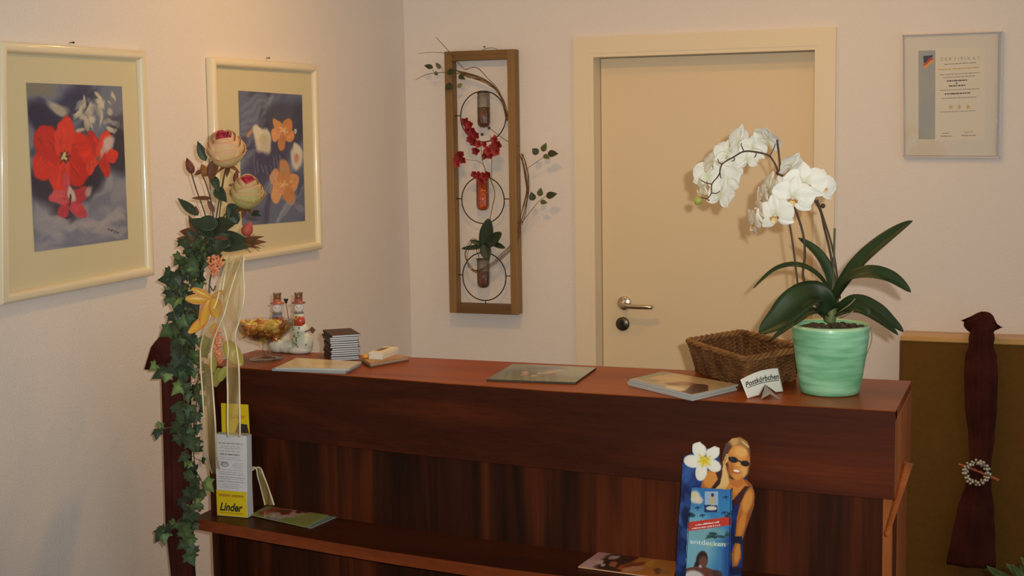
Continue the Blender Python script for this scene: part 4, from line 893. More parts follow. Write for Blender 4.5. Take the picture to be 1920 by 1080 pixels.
# guest book and white cards
bkP = quad_on(ZC+.012, (733, 664), (767, 668), (694, 681), (676, 670))
bk = thing('brown_folder', 'brown bound folder under the white cards', 'folder', (bkP[2].x, bkP[2].y, ZC)); sheet_box('folder_cover', bkP, ZC, ZC+.0035, mat('folder_brown', (104, 72, 52), .6), bk); sheet_box('folder_papers', [p.lerp(sum(bkP, Vector())/4, .04) for p in bkP], ZC+.0036, ZC+.0085, mat('folder_paper', (168, 140, 112), .7), bk); sheet_box('folder_cover', bkP, ZC+.0086, ZC+.012, mat('folder_top', (158, 122, 90), .6, c2=(180, 138, 100), scale=14), bk)
zc = ZC+.0122
for i in range(4):
    o_ = .5*((i*7) % 3-1); z_ = zc+i*.0043; P = quad_on(z_+.0042, (721+o_, 659-i*3.2), (747+o_, 660-i*3.1), (717+o_, 671.5-i*3.2), (692+o_, 670-i*3.2))
    P = [P[0], P[1], P[2], P[3]]; c0 = sum(P, Vector())/4
    cb = thing('card_box', ['white card pack lowest on the brown folder', 'second white card pack from the bottom on the brown folder', 'third white card pack from the bottom on the brown folder', 'white card pack topmost on the brown folder'][i], 'cards', (c0.x, c0.y, z_), 'white card packs')
    sheet_box('card_body', P, z_, z_+.0042, mat('white_card', (218, 206, 186), .5, .3), cb, bevel=.0004)
    if i == 3: q = Quad(*P); b = MB(); b.add([q.p(s, t, .0003) for s, t in ((.08, .25), (.55, .15), (.55, .7), (.1, .75))], [[0, 1, 2, 3]], 0, False); b.build('dark_picture', mat('card_print', (104, 92, 76), .5), cb)
og = at(685, 668, z=zc+.006); b = MB(); b.ball((0, 0, 0), .0085, n=14, sc3=(1.2, 1, .75)); o = b.build('orange_sweet', mat('orange_wrap', (206, 142, 52), .3, .5)); o.location = og; tag(o, 'orange wrapped sweet on the brown folder beside the white cards', 'sweet')
# landscape brochure
cv = Canvas(150, 60, (104, 108, 88)); cv.wobble(.02, 15, 3); cv.ell(.5, .1, .9, .25, (134, 140, 142), 0, .9, .7); cv.ell(.85, .35, .35, .3, (140, 148, 140), 0, .8, .7); cv.ell(.45, .2, .25, .12, (96, 98, 110), 0, .8, .6); cv.ell(.2, .55, .2, .2, (98, 104, 106), 0, .8, .6); cv.ell(.7, .85, .5, .15, (120, 118, 74), 0, .8, .6); cv.ell(.3, .85, .3, .12, (106, 112, 86), 0, .7, .6)
for x, y in ((.3, .5), (.33, .62), (.42, .72), (.55, .5), (.6, .45), (.5, .55)): cv.ell(x, y, .04, .07, (190, 160, 140), 20, .9, .5); cv.ell(x+.02, y+.08, .03, .05, (136, 72, 56), 0, .8, .5)
cv.ell(.66, .3, .07, .06, (160, 162, 170), 0, .8, .5)
leaflet('brochure', 'blue green landscape brochure lying alone on the bare counter top', [(962, 682), (1118, 689), (1079, 717), (912, 711)], ZC, .0045, cv, mat('dark_edge', (60, 52, 40), .6), 'brochure')
# three magazines
for i in range(3):
    du = (0, -2, 2)[i]; dv = -i*3.9; uv = [(1241+du, 704+dv), (1382+du, 728+dv), (1298+du, 748+dv), (1178+du, 719+dv)]
    cv = Canvas(90, 60, [(150, 150, 140), (140, 146, 150), (186, 158, 118)][i])
    if i == 2:
        cv.wobble(.012, 6, 7); cv.poly([(0, 0), (.16, 0), (.10, .6), (.12, 1), (0, 1)], (120, 124, 104)); cv.poly([(0, .82), (.5, .86), (.62, 1), (0, 1)], (150, 152, 150)); cv.ell(.2, .75, .12, .12, (132, 128, 92), 0, .9, .5)
        cv.ell(.42, .38, .22, .18, (198, 168, 122), 0, .9, .6); cv.line((.2, .25), (.7, .3), .008, (120, 100, 80), .5); cv.poly([(.62, .42), (.80, .36), (.98, .62), (.97, .98), (.80, .98), (.74, .72)], (74, 44, 34)); cv.ell(.56, .55, .12, .16, (140, 96, 76), 20, .85, .5); cv.ell(.66, .9, .13, .10, (218, 200, 176), 0, 1, .3); cv.ell(.5, .70, .08, .1, (100, 60, 48), 10, .85, .5)
    leaflet('magazine', ['magazine lowest of the three beside the wicker basket', 'magazine between the two others beside the wicker basket', 'magazine topmost of the three beside the wicker basket'][i], uv, ZC+i*.0047, .0046, cv, M_psd, 'magazine', 'magazines beside the basket')

# ================================================================== wicker basket
zb, zr = ZC, ZC+.078
Bt = [at(u, v, z=zb) for u, v in ((1304, 698), (1402, 727), (1494, 713))]; Bt.append(Bt[0]+Bt[2]-Bt[1])
Rm = [at(u, v, z=zr) for u, v in ((1286, 640), (1396, 675), (1506, 655))]; Rm.append(Rm[0]+Rm[2]-Rm[1])
bkc = sum(Bt, Vector())/4
bs = thing('wicker_basket', 'brown rectangular wicker basket behind the white card', 'basket', tuple(bkc))
M_wk = mat('wicker', (124, 84, 48), .75, .2, c2=(84, 52, 30), scale=26, bump=.2); M_wk2 = mat('wicker_light', (146, 104, 60), .7, .2, c2=(106, 70, 40), scale=22)
def ring_at(t, grow=0.0, n=40):
    out = []
    C = sum(Bt, Vector())/4*(1-t)+sum(Rm, Vector())/4*t
    for i in range(4):
        a = Bt[i].lerp(Rm[i], t); c = Bt[(i+1) % 4].lerp(Rm[(i+1) % 4], t)
        for k in range(n):
            p = a.lerp(c, k/n); 
            out.append(p)
    # rounded corners
    m = len(out); sm = [sum((out[(i+j) % m] for j in range(-3, 4)), Vector())/7 for i in range(m)]
    return sm, C
b = MB(); pr = random.Random(2); NL = 17
for l in range(NL):
    t = (l+.4)/NL; sm, C = ring_at(t); m = len(sm); pts = []
    for i, p in enumerate(sm):
        n_ = (p-C); n_.z = 0; n_.normalize(); amp = .0022*math.sin(math.pi*i/3.3+(math.pi if l % 2 else 0)); pts.append(p+n_*amp+Vector((0, 0, pr.uniform(-.0008, .0008))))
    b.tube(pts, .0030*pr.uniform(.85, 1.1), 6, closed=True)
b.build('woven_wall', M_wk, bs)
b = MB(); sm0, C0 = ring_at(0.02); sm1, C1 = ring_at(.98)
for i in range(0, len(sm0), 6): b.tube([sm0[i], sm0[i].lerp(sm1[i], .5), sm1[i]], .0024, 6)
b.build('upright_cane', M_wk2, bs)
b = MB(); sm, C = ring_at(1.0); m = len(sm)
for ph, rr in ((0, .0042), (2.1, .0042), (4.2, .0038)):
    pts = []
    for i, p in enumerate(sm): n_ = (p-C); n_.z = 0; n_.normalize(); q = 2*math.pi*i/11+ph; pts.append(p+n_*.0042*math.cos(q)+Vector((0, 0, .0042*math.sin(q)+.001)))
    b.tube(pts, rr, 6, closed=True)
for i in range(30):    # loose twig ends
    p = pr.choice(sm); n_ = (p-C); n_.z = 0; n_.normalize(); d_ = Vector((pr.uniform(-1, 1), pr.uniform(-1, 1), pr.uniform(.0, .5))).normalized()*pr.uniform(.012, .026); b.tube([p+n_*.004, p+n_*.006+d_*.5, p+n_*.006+d_], .0010, 5)
b.build('braided_rim', M_wk2, bs)
b = MB(); sm, C = ring_at(.06)
for k in range(24):
    t = k/24; a0_ = Bt[0].lerp(Bt[1], t)+Vector((0, 0, .005)); a1_ = Bt[3].lerp(Bt[2], t)+Vector((0, 0, .005)); b.tube([a0_.lerp(a1_, s/12)+Vector((0, 0, .0014*(1 if (s+k) % 2 else -1))) for s in range(13)], .0034, 6)
b.build('woven_floor', M_wk, bs)
# white card in front of it
c1 = at(1402, 747, z=ZC); c2 = at(1469, 735, z=ZC)
q_ = (c1.y+c2.y)/2
def cpl(u, v):       # leaning face of the card
    P = at(u, v, y=c1.y+(c2.y-c1.y)*(u-1402)/67.0); P.y += .25*(P.z-ZC); return at(u, v, y=P.y)
cw = thing('folded_name_card', 'white curved paper card lettered in front of the wicker basket', 'sign', tuple((c1+c2)/2))
tl, tr, br_, bl_ = (1388, 712), (1459, 690), (1469, 734), (1402, 747)
def cardfn(s, t):
    u = (tl[0]*(1-s)+tr[0]*s)*(1-t)+(bl_[0]*(1-s)+br_[0]*s)*t; v = (tl[1]*(1-s)+tr[1]*s)*(1-t)+(bl_[1]*(1-s)+br_[1]*s)*t
    v -= 5.0*math.sin(math.pi*s)*(1-.5*t)
    return cpl(u, v)
b = MB(); nu, nv = 27, 17; vs = [cardfn(i/(nu-1), j/(nv-1)) for j in range(nv) for i in range(nu)]; fs = []
for j in range(nv-1):
    for i in range(nu-1):
        s, t = (i+.5)/(nu-1), (j+.5)/(nv-1)
        if abs(s-.56) < .22*(t-.62)/.38: continue          # the cut flap
        fs.append([j*nu+i, j*nu+i+1, (j+1)*nu+i+1, (j+1)*nu+i])
b.add(vs, fs, 0); b.build('card', mat('card_white', (222, 218, 208), .6, .3), cw, solid=.0004)
apx = cardfn(.56, .62); f0 = at(1427, 748, z=ZC+.0005); f1 = at(1462, 748, z=ZC+.0005); f2 = at(1446, 752, z=ZC+.001)
b = MB(); b.add([apx+Vector((0, -.001, 0)), f0, f0.lerp(f1, .45)+Vector((0, .004, .010)), f1], [[0, 1, 2], [0, 2, 3]], 0, False); b.build('folded_flap', mat('card_grey', (150, 142, 138), .6), cw, solid=.0004)
# lettering follows the curve of the card
tb = text('Postkörbchen', (0, 0, 0), (1, 0, 0), (0, 1, 0), 1.0, m=None, shear=.28, bold=.022)
mxx = max(p[0] for p in tb.v)
for i, p in enumerate(tb.v):
    s = .07+.90*p[0]/mxx; t = .46-p[1]*2.35*.80
    P = cardfn(s, t); tb.v[i] = tuple(P+Vector((0, -.0008, .0)))
tb.build('lettering', mat('black_ink', (38, 40, 38), .6), cw)
b = MB(); up_ = [cardfn(.09+.86*i/20, .50)+Vector((0, -.0008, 0)) for i in range(21)]; lo_ = [cardfn(.09+.86*i/20, .53)+Vector((0, -.0008, 0)) for i in range(21)]
b.add(up_+lo_, [[i, i+1, 22+i, 21+i] for i in range(20)], 0, False); b.build('underline', mat('black_ink', 0), cw)

# ================================================================== orchid in a green pot
pc = at(1556, 735, z=ZC); SP = ppm(pc); k = 1/SP
po = thing('potted_orchid', 'white orchid with arching flower spikes in a mint green ceramic pot', 'potted plant', tuple(pc))
rt, rb, hp = 71*k, 54*k, at(1556, 607, y=pc.y).z-ZC
m = mat('mint_glaze', (146, 200, 160), .35, .4, c2=(100, 160, 114), scale=9, stretch=(1.0, 1.0, 7), coat=.1, contrast=(.36, .66), detail=6)
prof = [(.0005, 0), (rb*.94, 0), (rb, .003)]+[(rb+(rt-rb)*(t**.85)*.96, .003+(hp-.03)*t) for t in [i/10 for i in range(1, 11)]]+[(rt*.985, hp-.022), (rt, hp-.012), (rt, hp-.004), (rt-.003, hp), (rt-.007, hp-.003), (rt-.009, hp-.025), (rb*.9, .03), (.0005, .03)]
b = MB(); b.lathe(prof, pc, 72); b.build('pot', m, po)
b = MB(); b.lathe([(rt-.0055, hp-.0025), (rt-.003, hp+.0006), (rt+.0002, hp-.003), (rt+.0002, hp-.006)], pc, 72); b.build('pot_rim', mat('rim_glaze', (176, 206, 160), .3, .4, coat=.2), po)
b = MB(); b.lathe([(.0005, hp-.012), (rt-.011, hp-.02)], pc, 40); pr = random.Random(6)
for i in range(130):
    q = pr.uniform(0, 6.28); r_ = (rt-.018)*math.sqrt(pr.random()); b.ball((pc.x+r_*math.cos(q), pc.y+r_*math.sin(q), ZC+hp-.012+pr.uniform(-.002, .006)), pr.uniform(.005, .010), n=6, sc3=(1, pr.uniform(.5, 1), .6))
b.build('bark_chips', mat('bark_chips', (92, 80, 62), .9, .2, c2=(56, 46, 36), scale=60), po)
def op(u, v, d=0.0): return at(u, v, y=pc.y-d)
M_ol = mat('orchid_leaf', (46, 62, 30), .5, .3, c2=(34, 48, 24), scale=12)
def strap(pts, w_, nrm, gutter=.22, wprof=None, nm='orchid_leaf'):
    S = spline([op(u, v, d) for u, v, d in pts], 7); n = len(S); b = MB(); vs = []; nc = 9
    wprof = wprof or (lambda t: (min(1, .55+1.2*t))*math.sin(math.pi*(.5+.5*max(0, (t-.35)/.65)**1.6))**.8 if t < 1 else 0.02)
    for i, p in enumerate(S):
        a = S[max(0, i-1)]; c = S[min(n-1, i+1)]; x = (c-a).normalized(); nn = Vector(nrm); nn = (nn-x*nn.dot(x)).normalized(); s_ = x.cross(nn); t = i/(n-1); hw_ = max(.0006, w_*k*.5*wprof(t))
        for j in range(nc):
            kk = j/(nc-1)*2-1; vs.append(p+s_*kk*hw_+nn*(abs(kk)**1.3*hw_*gutter*2))
    b.add(vs, [[i*nc+j, i*nc+j+1, (i+1)*nc+j+1, (i+1)*nc+j] for i in range(n-1) for j in range(nc-1)], 0); b.build(nm, M_ol, po, solid=.0016)
strap([(1562, 570, .0), (1582, 536, .01), (1620, 488, .02), (1668, 446, .03), (1711, 414, .04)], 38, (-.55, -.75, .65))
strap([(1560, 575, .01), (1584, 532, .04), (1622, 515, .07), (1668, 522, .09), (1708, 548, .10)], 36, (.1, -.75, 1))
strap([(1562, 572, .01), (1540, 525, .03), (1500, 500, .05), (1455, 506, .06), (1413, 540, .06)], 20, (.0, -.35, 1))
strap([(1564, 560, -.01), (1552, 510, -.01), (1530, 474, -.01), (1497, 446, -.01)], 24, (.35, -.6, .75))
strap([(1556, 582, .02), (1530, 555, .05), (1496, 570, .08), (1462, 600, .09), (1423, 624, .09)], 62, (-.25, -.9, .55))
strap([(1552, 588, .01), (1520, 586, .04), (1488, 606, .05), (1446, 637, .05)], 20, (-.2, -.7, .7))
strap([(1566, 588, .01), (1600, 566, .02), (1640, 582, .02), (1668, 604, .01), (1694, 622, .0)], 34, (.2, -.55, .85))
strap([(1568, 592, -.01), (1604, 582, -.01), (1645, 600, -.02), (1684, 628, -.02)], 24, (.2, -.5, .85))
strap([(1570, 590, .03), (1590, 578, .05), (1620, 582, .06), (1628, 592, .06)], 22, (.2, -.6, .8)); strap([(1550, 592, .03), (1525, 584, .06), (1505, 596, .07), (1490, 608, .08)], 22, (-.2, -.6, .8))
M_os = mat('orchid_stem', (84, 56, 40), .55, .35, c2=(62, 48, 32), scale=60); M_gs = mat('orchid_green', (96, 106, 62), .5)
def ost(pts, r0, r1, nm='flower_stem', m=None):
    S = spline([op(*p) for p in pts], 7); b = MB(); b.tube(S, [r0+(r1-r0)*i/(len(S)-1) for i in range(len(S))], 8); return b.build(nm, m or M_os, po)
ost([(1502, 600, .02), (1497, 545, .02), (1488, 470, .02), (1480, 415, .02)], .0022, .0020, 'support_stick')
ost([(1548, 600, .0), (1524, 560, .02), (1506, 520, .03), (1509, 480, .03), (1506, 440, .03), (1492, 395, .03), (1478, 372, .04)], .0030, .0024)
ost([(1573, 590, -.02), (1568, 540, -.02), (1556, 470, -.02), (1545, 425, -.01), (1538, 395, .0), (1524, 370, .01)], .0030, .0024)
ost([(1575, 560, -.03), (1562, 470, -.03), (1541, 400, -.03), (1532, 374, -.03)], .0024, .0022, 'support_stick')
ost([(1560, 585, .01), (1563, 500, .01), (1565, 428, .01)], .0027, .0024, 'support_stick', mat('green_stick', (84, 82, 56), .6))
b = MB(); b.ball(op(1543, 386, .0), 4.5*k, n=12); b.build('stem_clip', mat('clip_dark', (62, 52, 48), .5), po)
b = MB(); b.ball(op(1459, 324, .0), 4.5*k, n=12); b.build('stem_clip', mat('clip_brown', (88, 48, 34), .5), po)
ost([(1464, 330, .0), (1461, 295, .0), (1457, 262, .0)], .0024, .0022, 'support_stick')
spike = [(1524, 370, -.02), (1495, 345, -.02), (1465, 328, .0), (1450, 302, .005), (1440, 291, .005), (1418, 285, .005), (1395, 284, .005), (1376, 294, .005), (1354, 308, .005), (1348, 328, .005), (1335, 345, .005), (1334, 362, .005), (1326, 373, .005)]
ost(spike, .0024, .0012)
for p, q, e in (((1395, 284), (1390, 272), (1391, 268)), ((1354, 308), (1348, 304), (1346, 298)), ((1334, 345), (1322, 342), (1314, 337)), ((1334, 362), (1344, 362), (1350, 358)), ((1326, 373), (1318, 371), (1310, 371)), ((1418, 286), (1417, 292), (1414, 295)), ((1444, 291), (1450, 280), (1454, 270)), ((1376, 294), (1377, 300), (1372, 302)), ((1350, 322), (1351, 330), (1352, 334)), ((1326, 373), (1329, 376), (1330, 375))):
    ost([p+(.005,), q+(.006,), e+(.004,)], .0012, .0009, 'flower_stalk', M_os)
b = MB(); a_, z_ = op(1312, 369, .004), op(1305, 384, .008); b.tube([a_.lerp(z_, t) for t in (0, .15, .4, .65, .88, 1)], [x*k*8.5 for x in (.25, .8, 1, .9, .55, .1)], 14); b.build('flower_bud', mat('bud_green', (150, 166, 62), .45, c2=(176, 170, 90), scale=40), po)
M_pet = vcol('orchid_petal', .5, .3, sss=.2); M_lip = vcol('orchid_lip', .5, .3)
def orchid_flower(u, v, r, facing, roll, seed, d=.0, warm=0):
    """three sepals, two broad petals, a lip; facing is the direction the face looks to"""
    p = random.Random(seed); c = op(u, v, d); f = Vector(facing).normalized(); up_ = Vector((0, 0, 1)); s_ = up_.cross(f)
    s_ = s_.normalized() if s_.length > 1e-3 else Vector((1, 0, 0)); w2 = f.cross(s_); R_ = r*k; b = MB()
    wh = (232, 228, 218) if not warm else (232, 218, 196)
    def pet(ang, L_, W_, back, sh):
        q = math.radians(ang+roll)+p.uniform(-.06, .06); dirv = s_*math.cos(q)+w2*math.sin(q); side_ = f.cross(dirv)
        def fn(s, t):
            kk = (s-.5)*2; w_ = W_*R_*(math.sin(math.pi*(.05+.93*t))**sh); return c+dirv*(L_*R_*t)+side_*kk*w_+f*(.05*R_*math.sin(math.pi*t)-back*R_*t*t-abs(kk)**2*w_*.16+.03*R_*math.sin(9*s+seed))
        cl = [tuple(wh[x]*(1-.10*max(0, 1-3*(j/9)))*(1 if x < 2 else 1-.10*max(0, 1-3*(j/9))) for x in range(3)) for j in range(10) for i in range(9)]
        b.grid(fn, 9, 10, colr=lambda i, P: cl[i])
    for a in (90, 212, 328): pet(a, 1.0, .34, .10, .8)
    for i in range(len(b.v)): pass
    for a in (14, 166): 
        pet(a, 1.02, .60, .02, .6)
    o = b.build('orchid_blossom', M_pet, po)
    b = MB()
    q = math.radians(-90+roll); dn = s_*math.cos(q)+w2*math.sin(q); sd = f.cross(dn)
    def lip(s, t): kk = (s-.5)*2; w_ = .16*R_*math.sin(math.pi*(.15+.8*t)); return c+f*(.10*R_+.20*R_*math.sin(t*2.4))+dn*(.10*R_+.34*R_*t)+sd*kk*w_+f*(kk*kk*.10*R_)
    cl = [tuple((226, 190, 120)[x]*(1-t/6)+(232, 208, 176)[x]*t/6 for x in range(3)) for t in range(7) for i in range(7)]
    b.grid(lip, 7, 7, colr=lambda i, P: cl[i])
    for sg in (-1, 1):
        def wing(s, t, sg=sg): return c+dn*(.06*R_+.16*R_*s)+sd*sg*(.08*R_+.16*R_*t)+f*(.08*R_+.22*R_*t*(1-.3*s))
        b.grid(wing, 4, 5, colr=(196, 150, 96))
    b.ball(c+f*.14*R_+dn*.02*R_, .085*R_, n=10, colr=(214, 196, 190)); b.ball(c+f*.12*R_+dn*.15*R_, .055*R_, n=8, colr=(150, 96, 50)); b.build('lip', M_lip, o, solid=.0005)
T = (.15, -1, .1)
for i, (u, v, r_, fc, ro, d, wm) in enumerate(((1454, 402, 36, (-.15, -1, -.15), 8, .075, 0), (1487, 370, 39, (.1, -1, -.1), -6, .065, 0), (1510, 344, 40, (.15, -1, .0), 4, .045, 0), (1540, 350, 33, (.75, -.8, .05), -10, .02, 0),
        (1423, 390, 40, (-.95, -.28, -.1), 12, .05, 1), (1441, 356, 36, (-.85, -.5, .1), -10, .02, 1), (1413, 418, 30, (-.8, -.5, -.3), 30, .055, 1), (1430, 372, 30, (-.9, -.45, .0), -20, .03, 1), (1482, 312, 30, (-.75, .5, .45), 14, .0, 0), (1466, 352, 26, (-.3, -.9, .2), 30, .03, 0),
        (1440, 262, 32, (.5, .75, .55), 20, -.015, 0), (1412, 280, 28, (.1, 1, .25), 5, -.02, 0), (1402, 300, 25, (.2, .8, -.3), -8, -.015, 0), (1384, 266, 34, (-.9, .35, .15), 5, -.01, 0), (1364, 288, 30, (-.6, .85, .2), 10, -.02, 0), (1335, 305, 30, (-.85, .3, .2), 0, -.015, 1), (1328, 330, 34, (-.6, .8, .05), 15, -.02, 0), (1316, 350, 26, (-1, .1, -.1), 0, -.01, 1), (1360, 340, 34, (.3, .9, -.1), -15, -.025, 0), (1352, 366, 33, (.45, .85, -.25), 10, -.02, 0), (1372, 318, 24, (.2, .9, .0), 30, -.03, 0))): orchid_flower(u, v, r_, fc, ro, i, d, wm)
for pts in (((1566, 592, .02), (1580, 580, .04), (1592, 572, .05), (1604, 560, .05)), ((1575, 596, .02), (1590, 590, .05), (1606, 578, .055)), ((1633, 612, -.02), (1634, 640, -.02), (1622, 672, -.02), (1614, 700, -.02))): ost(pts, .0016, .0009, 'air_root', mat('air_root', (150, 136, 100), .7))
b = MB(); b.tube(spline([op(1556, 604, .01), op(1560, 585, .01), op(1563, 560, .005), op(1566, 535, .0)], 5), [.012]*6+[.010]*5+[.006]*5, 12); b.build('leaf_base', M_gs, po)

# ================================================================== leaflet dispenser on the shelf
ZH = ZS+.0012
d0 = at(407, 958, z=ZH); d1 = at(466, 963, z=ZH); d0.y -= .037; d1.y -= .037; d0.x += .024; d1.x += .020; ex = (d1-d0); ex.z = 0; wD = ex.length; ex.normalize(); ey = Vector((-ex.y, ex.x, 0)); SD = ppm(d0); kz = 1/SD
dd = .031; lean = .0
def dpt(x, y, z): return d0+ex*x+ey*(y+lean*z)+Vector((0, 0, z))
ld = thing('leaflet_dispenser', 'cardboard leaflet dispenser with yellow back and white price lists on the shelf', 'leaflet holder', tuple(d0))
M_ye = mat('yellow_card', (214, 184, 24), .5, .3); M_wc = mat('white_print', (200, 196, 196), .55, .3)
hb = at(430, 757, y=d0.y+.03).z-ZH; hf = at(420, 812, y=d0.y+.02).z-ZH; hy = at(410, 918, y=d0.y).z-ZH
b = MB(); b.hexa([dpt(x, y, 0) for x, y in ((.002, dd), (wD-.001, dd), (wD-.001, dd+.0015), (.002, dd+.0015))], [dpt(x, y, hb) for x, y in ((.006, dd), (wD-.004, dd), (wD-.004, dd+.0015), (.006, dd+.0015))]); b.build('back_card', M_ye, ld)
cb_ = MB(); cb_.hexa([dpt(0, 0, 0), dpt(wD, 0, 0), dpt(wD, dd-.001, 0), dpt(0, dd-.001, 0)], [dpt(0, 0, hy), dpt(wD, 0, hy), dpt(wD, dd-.001, hy), dpt(0, dd-.001, hy)]); cb_.build('front_pocket', M_wc, ld, bevel=.0006)
b = MB(); b.add([dpt(.0005, -.0006, .001), dpt(wD-.001, -.0006, .001), dpt(wD-.001, -.0006, hy-.001), dpt(.0005, -.0006, hy-.001)], [[0, 1, 2, 3]], 0, False); b.build('yellow_label', M_ye, ld)
ZV = Vector((0, 0, 1)); upv = (ey*lean+ZV).normalized(); M_bk = mat('black_ink', 0)
text('Linder', dpt(wD*.10, -.0008, hy*.22), ex, upv, wD*.76, 'lettering', M_bk, ld, hy*.30, shear=.35, bold=.03)
b = MB(); b.add([dpt(wD*x, -.001, hy*z) for x, z in ((.12, .12), (.86, .12), (.86, .155), (.12, .155))], [[0, 1, 2, 3]], 0, False); b.add([dpt(wD*x, -.001, hy*z) for x, z in ((.09, .76), (.46, .76), (.46, .85), (.09, .85))], [[0, 1, 2, 3]], 0, False); b.add([dpt(wD*x, -.001, hy*z) for x, z in ((.5, .76), (.9, .76), (.9, .85), (.5, .85))], [[0, 1, 2, 3]], 0, False); b.build('small_print', mat('brown_print', (176, 132, 30), .6), ld)
text('Linder', dpt(wD*.36, dd-.0008, hb*.87), ex, upv, wD*.5, 'lettering', mat('orange_ink', (196, 120, 30), .6), ld, .012, shear=.3, bold=.02)
b = MB(); b.add([dpt(wD*.5, dd-.0009, hb*.74), dpt(wD*.95, dd-.0009, hb*.74), dpt(wD*.90, dd-.0009, hb*.82), dpt(wD*.60, dd-.0009, hb*.825)], [[0, 1, 2, 3]], 0, False); b.build('dark_picture', mat('dark_print', (48, 46, 40), .5), ld)
# price lists standing in the pocket
pl = thing('price_list', 'white folded price lists standing in the yellow leaflet dispenser', 'leaflet', tuple(dpt(wD/2, .01, .004)))
b = MB(); b.hexa([dpt(x, y, .004) for x, y in ((.001, .002), (wD-.001, .002), (wD-.001, dd-.003), (.001, dd-.003))], [dpt(x, y, hf) for x, y in ((-.001, .004), (wD+.004, .004), (wD+.004, dd-.003), (-.001, dd-.003))]); b.build('paper', mat('list_paper', (206, 202, 204), .6, .25), pl)
def fr(x, z): return dpt(wD*x, .002+.002*z-.0006, .004+(hf-.004)*z)
b = MB(); pr = random.Random(3); inkm = mat('grey_text', (140, 134, 136), .7)
for z, x0_, x1_, h_ in ((.90, .12, .9, .012), (.86, .2, .8, .006), (.835, .15, .85, .006), (.80, .15, .8, .006), (.765, .15, .8, .018), (.72, .1, .8, .005), (.695, .15, .88, .005), (.66, .1, .4, .006), (.655, .62, .9, .005), (.635, .55, .85, .005), (.615, .55, .9, .005), (.595, .6, .88, .005), (.565, .2, .88, .005), (.535, .1, .9, .005), (.51, .1, .92, .006), (.475, .1, .95, .008), (.45, .1, .9, .005), (.42, .08, .95, .008), (.385, .2, .8, .005), (.36, .2, .85, .005), (.34, .1, .7, .005)):
    x = x0_
    while x < x1_:
        w_ = min(pr.uniform(.05, .2), x1_-x); b.add([fr(x, z-h_), fr(x+w_, z-h_), fr(x+w_, z), fr(x, z)], [[0, 1, 2, 3]], 0, False); x += w_+.025
b.build('printed_lines', inkm, pl)
b = MB()
pts = [(.30+.12*math.cos(2*math.pi*i/30), .63+.026*math.sin(2*math.pi*i/30)) for i in range(30)]
b.tube([fr(x, z)+Vector((0, -.0003, 0)) for x, z in pts], .0007, 5, closed=True); b.tube([fr(x, z)+Vector((0, -.0003, 0)) for x, z in ((.2, .635), (.27, .648), (.33, .64), (.4, .65))], .0006, 5); b.tube([fr(x, z)+Vector((0, -.0003, 0)) for x, z in ((.21, .622), (.3, .628), (.4, .62))], .0006, 5); b.build('printed_emblem', mat('emblem_ink', (96, 88, 88), .6), pl)

# ================================================================== brochures lying on the shelf
ZH2 = ZS+.0012
cv = Canvas(10, 10, (128, 148, 130)); leaflet('brochure', 'pale green brochure under the flowered one on the shelf', [(560, 950), (631, 969), (583, 990), (505, 970)], ZH2, .0016, cv, M_psd, 'brochure')
cv = Canvas(120, 70, (166, 164, 84)); cv.wobble(.015, 14, 4); cv.ell(.05, .5, .2, .6, (176, 170, 110), 0, .9, .5); cv.ell(.3, .45, .22, .4, (190, 116, 92), 10, .95, .4); cv.ell(.2, .5, .12, .4, (176, 84, 62), 10, .9, .4); cv.ell(.45, .7, .22, .25, (206, 172, 152), 0, .95, .4); cv.ell(.55, .45, .15, .35, (210, 168, 150), 0, .9, .5); cv.ell(.36, .35, .09, .14, (110, 76, 40), 30, .9, .4); cv.ell(.42, .42, .05, .09, (156, 48, 40), 0, .95); cv.ell(.40, .52, .05, .07, (140, 40, 40), 0, .9); cv.ell(.6, .18, .1, .12, (150, 36, 46), 30, .95, .4); cv.ell(.55, .25, .08, .05, (130, 34, 44), 30, .9); cv.ell(.42, .98, .14, .14, (120, 116, 150), 0, .9, .5); cv.ell(.52, .9, .1, .1, (186, 176, 180), 0, .9, .5); cv.ell(.66, .3, .06, .1, (196, 178, 150), 0, .9, .5); cv.ell(.85, .6, .2, .4, (158, 158, 86), 0, .7, .7); cv.ell(.62, .85, .12, .2, (140, 158, 70), 0, .8, .6)
leaflet('brochure', 'flowered yellow green brochure lying on the shelf beside the dispenser', [(507, 945), (621, 963), (573, 988), (469, 965)], ZH2+.0018, .0016, cv, mat('green_side', (150, 156, 96), .6), 'brochure')
cv = Canvas(140, 50, (196, 120, 52)); cv.wobble(.02, 12, 6); cv.ell(.12, .4, .16, .7, (206, 150, 150), 0, .95, .5); cv.ell(.05, .8, .1, .3, (220, 170, 170), 0, .9, .5); cv.ell(.33, .3, .16, .5, (46, 40, 32), 0, .95, .4); cv.ell(.3, .9, .16, .25, (54, 44, 34), 0, .95, .4); cv.ell(.27, .25, .06, .14, (200, 160, 150), 0, .95, .4); cv.ell(.16, .6, .05, .12, (226, 190, 170), 0, .9); cv.ell(.22, .75, .03, .08, (226, 200, 190), 0, .9); cv.ell(.34, .62, .05, .14, (190, 110, 70), 0, .95, .4); cv.ell(.45, .15, .05, .2, (90, 30, 30), 0, .9); cv.ell(.5, .62, .05, .25, (216, 90, 50), 20, .9, .4); cv.ell(.55, .5, .05, .25, (130, 62, 36), 20, .9, .4); cv.ell(.56, .75, .07, .2, (206, 146, 110), 20, .9, .4); cv.ell(.82, .7, .05, .16, (110, 66, 46), 0, .9, .4); cv.ell(.9, .72, .08, .1, (150, 120, 70), 0, .8, .5); cv.ell(.7, .35, .06, .2, (210, 150, 50), 0, .8, .5)
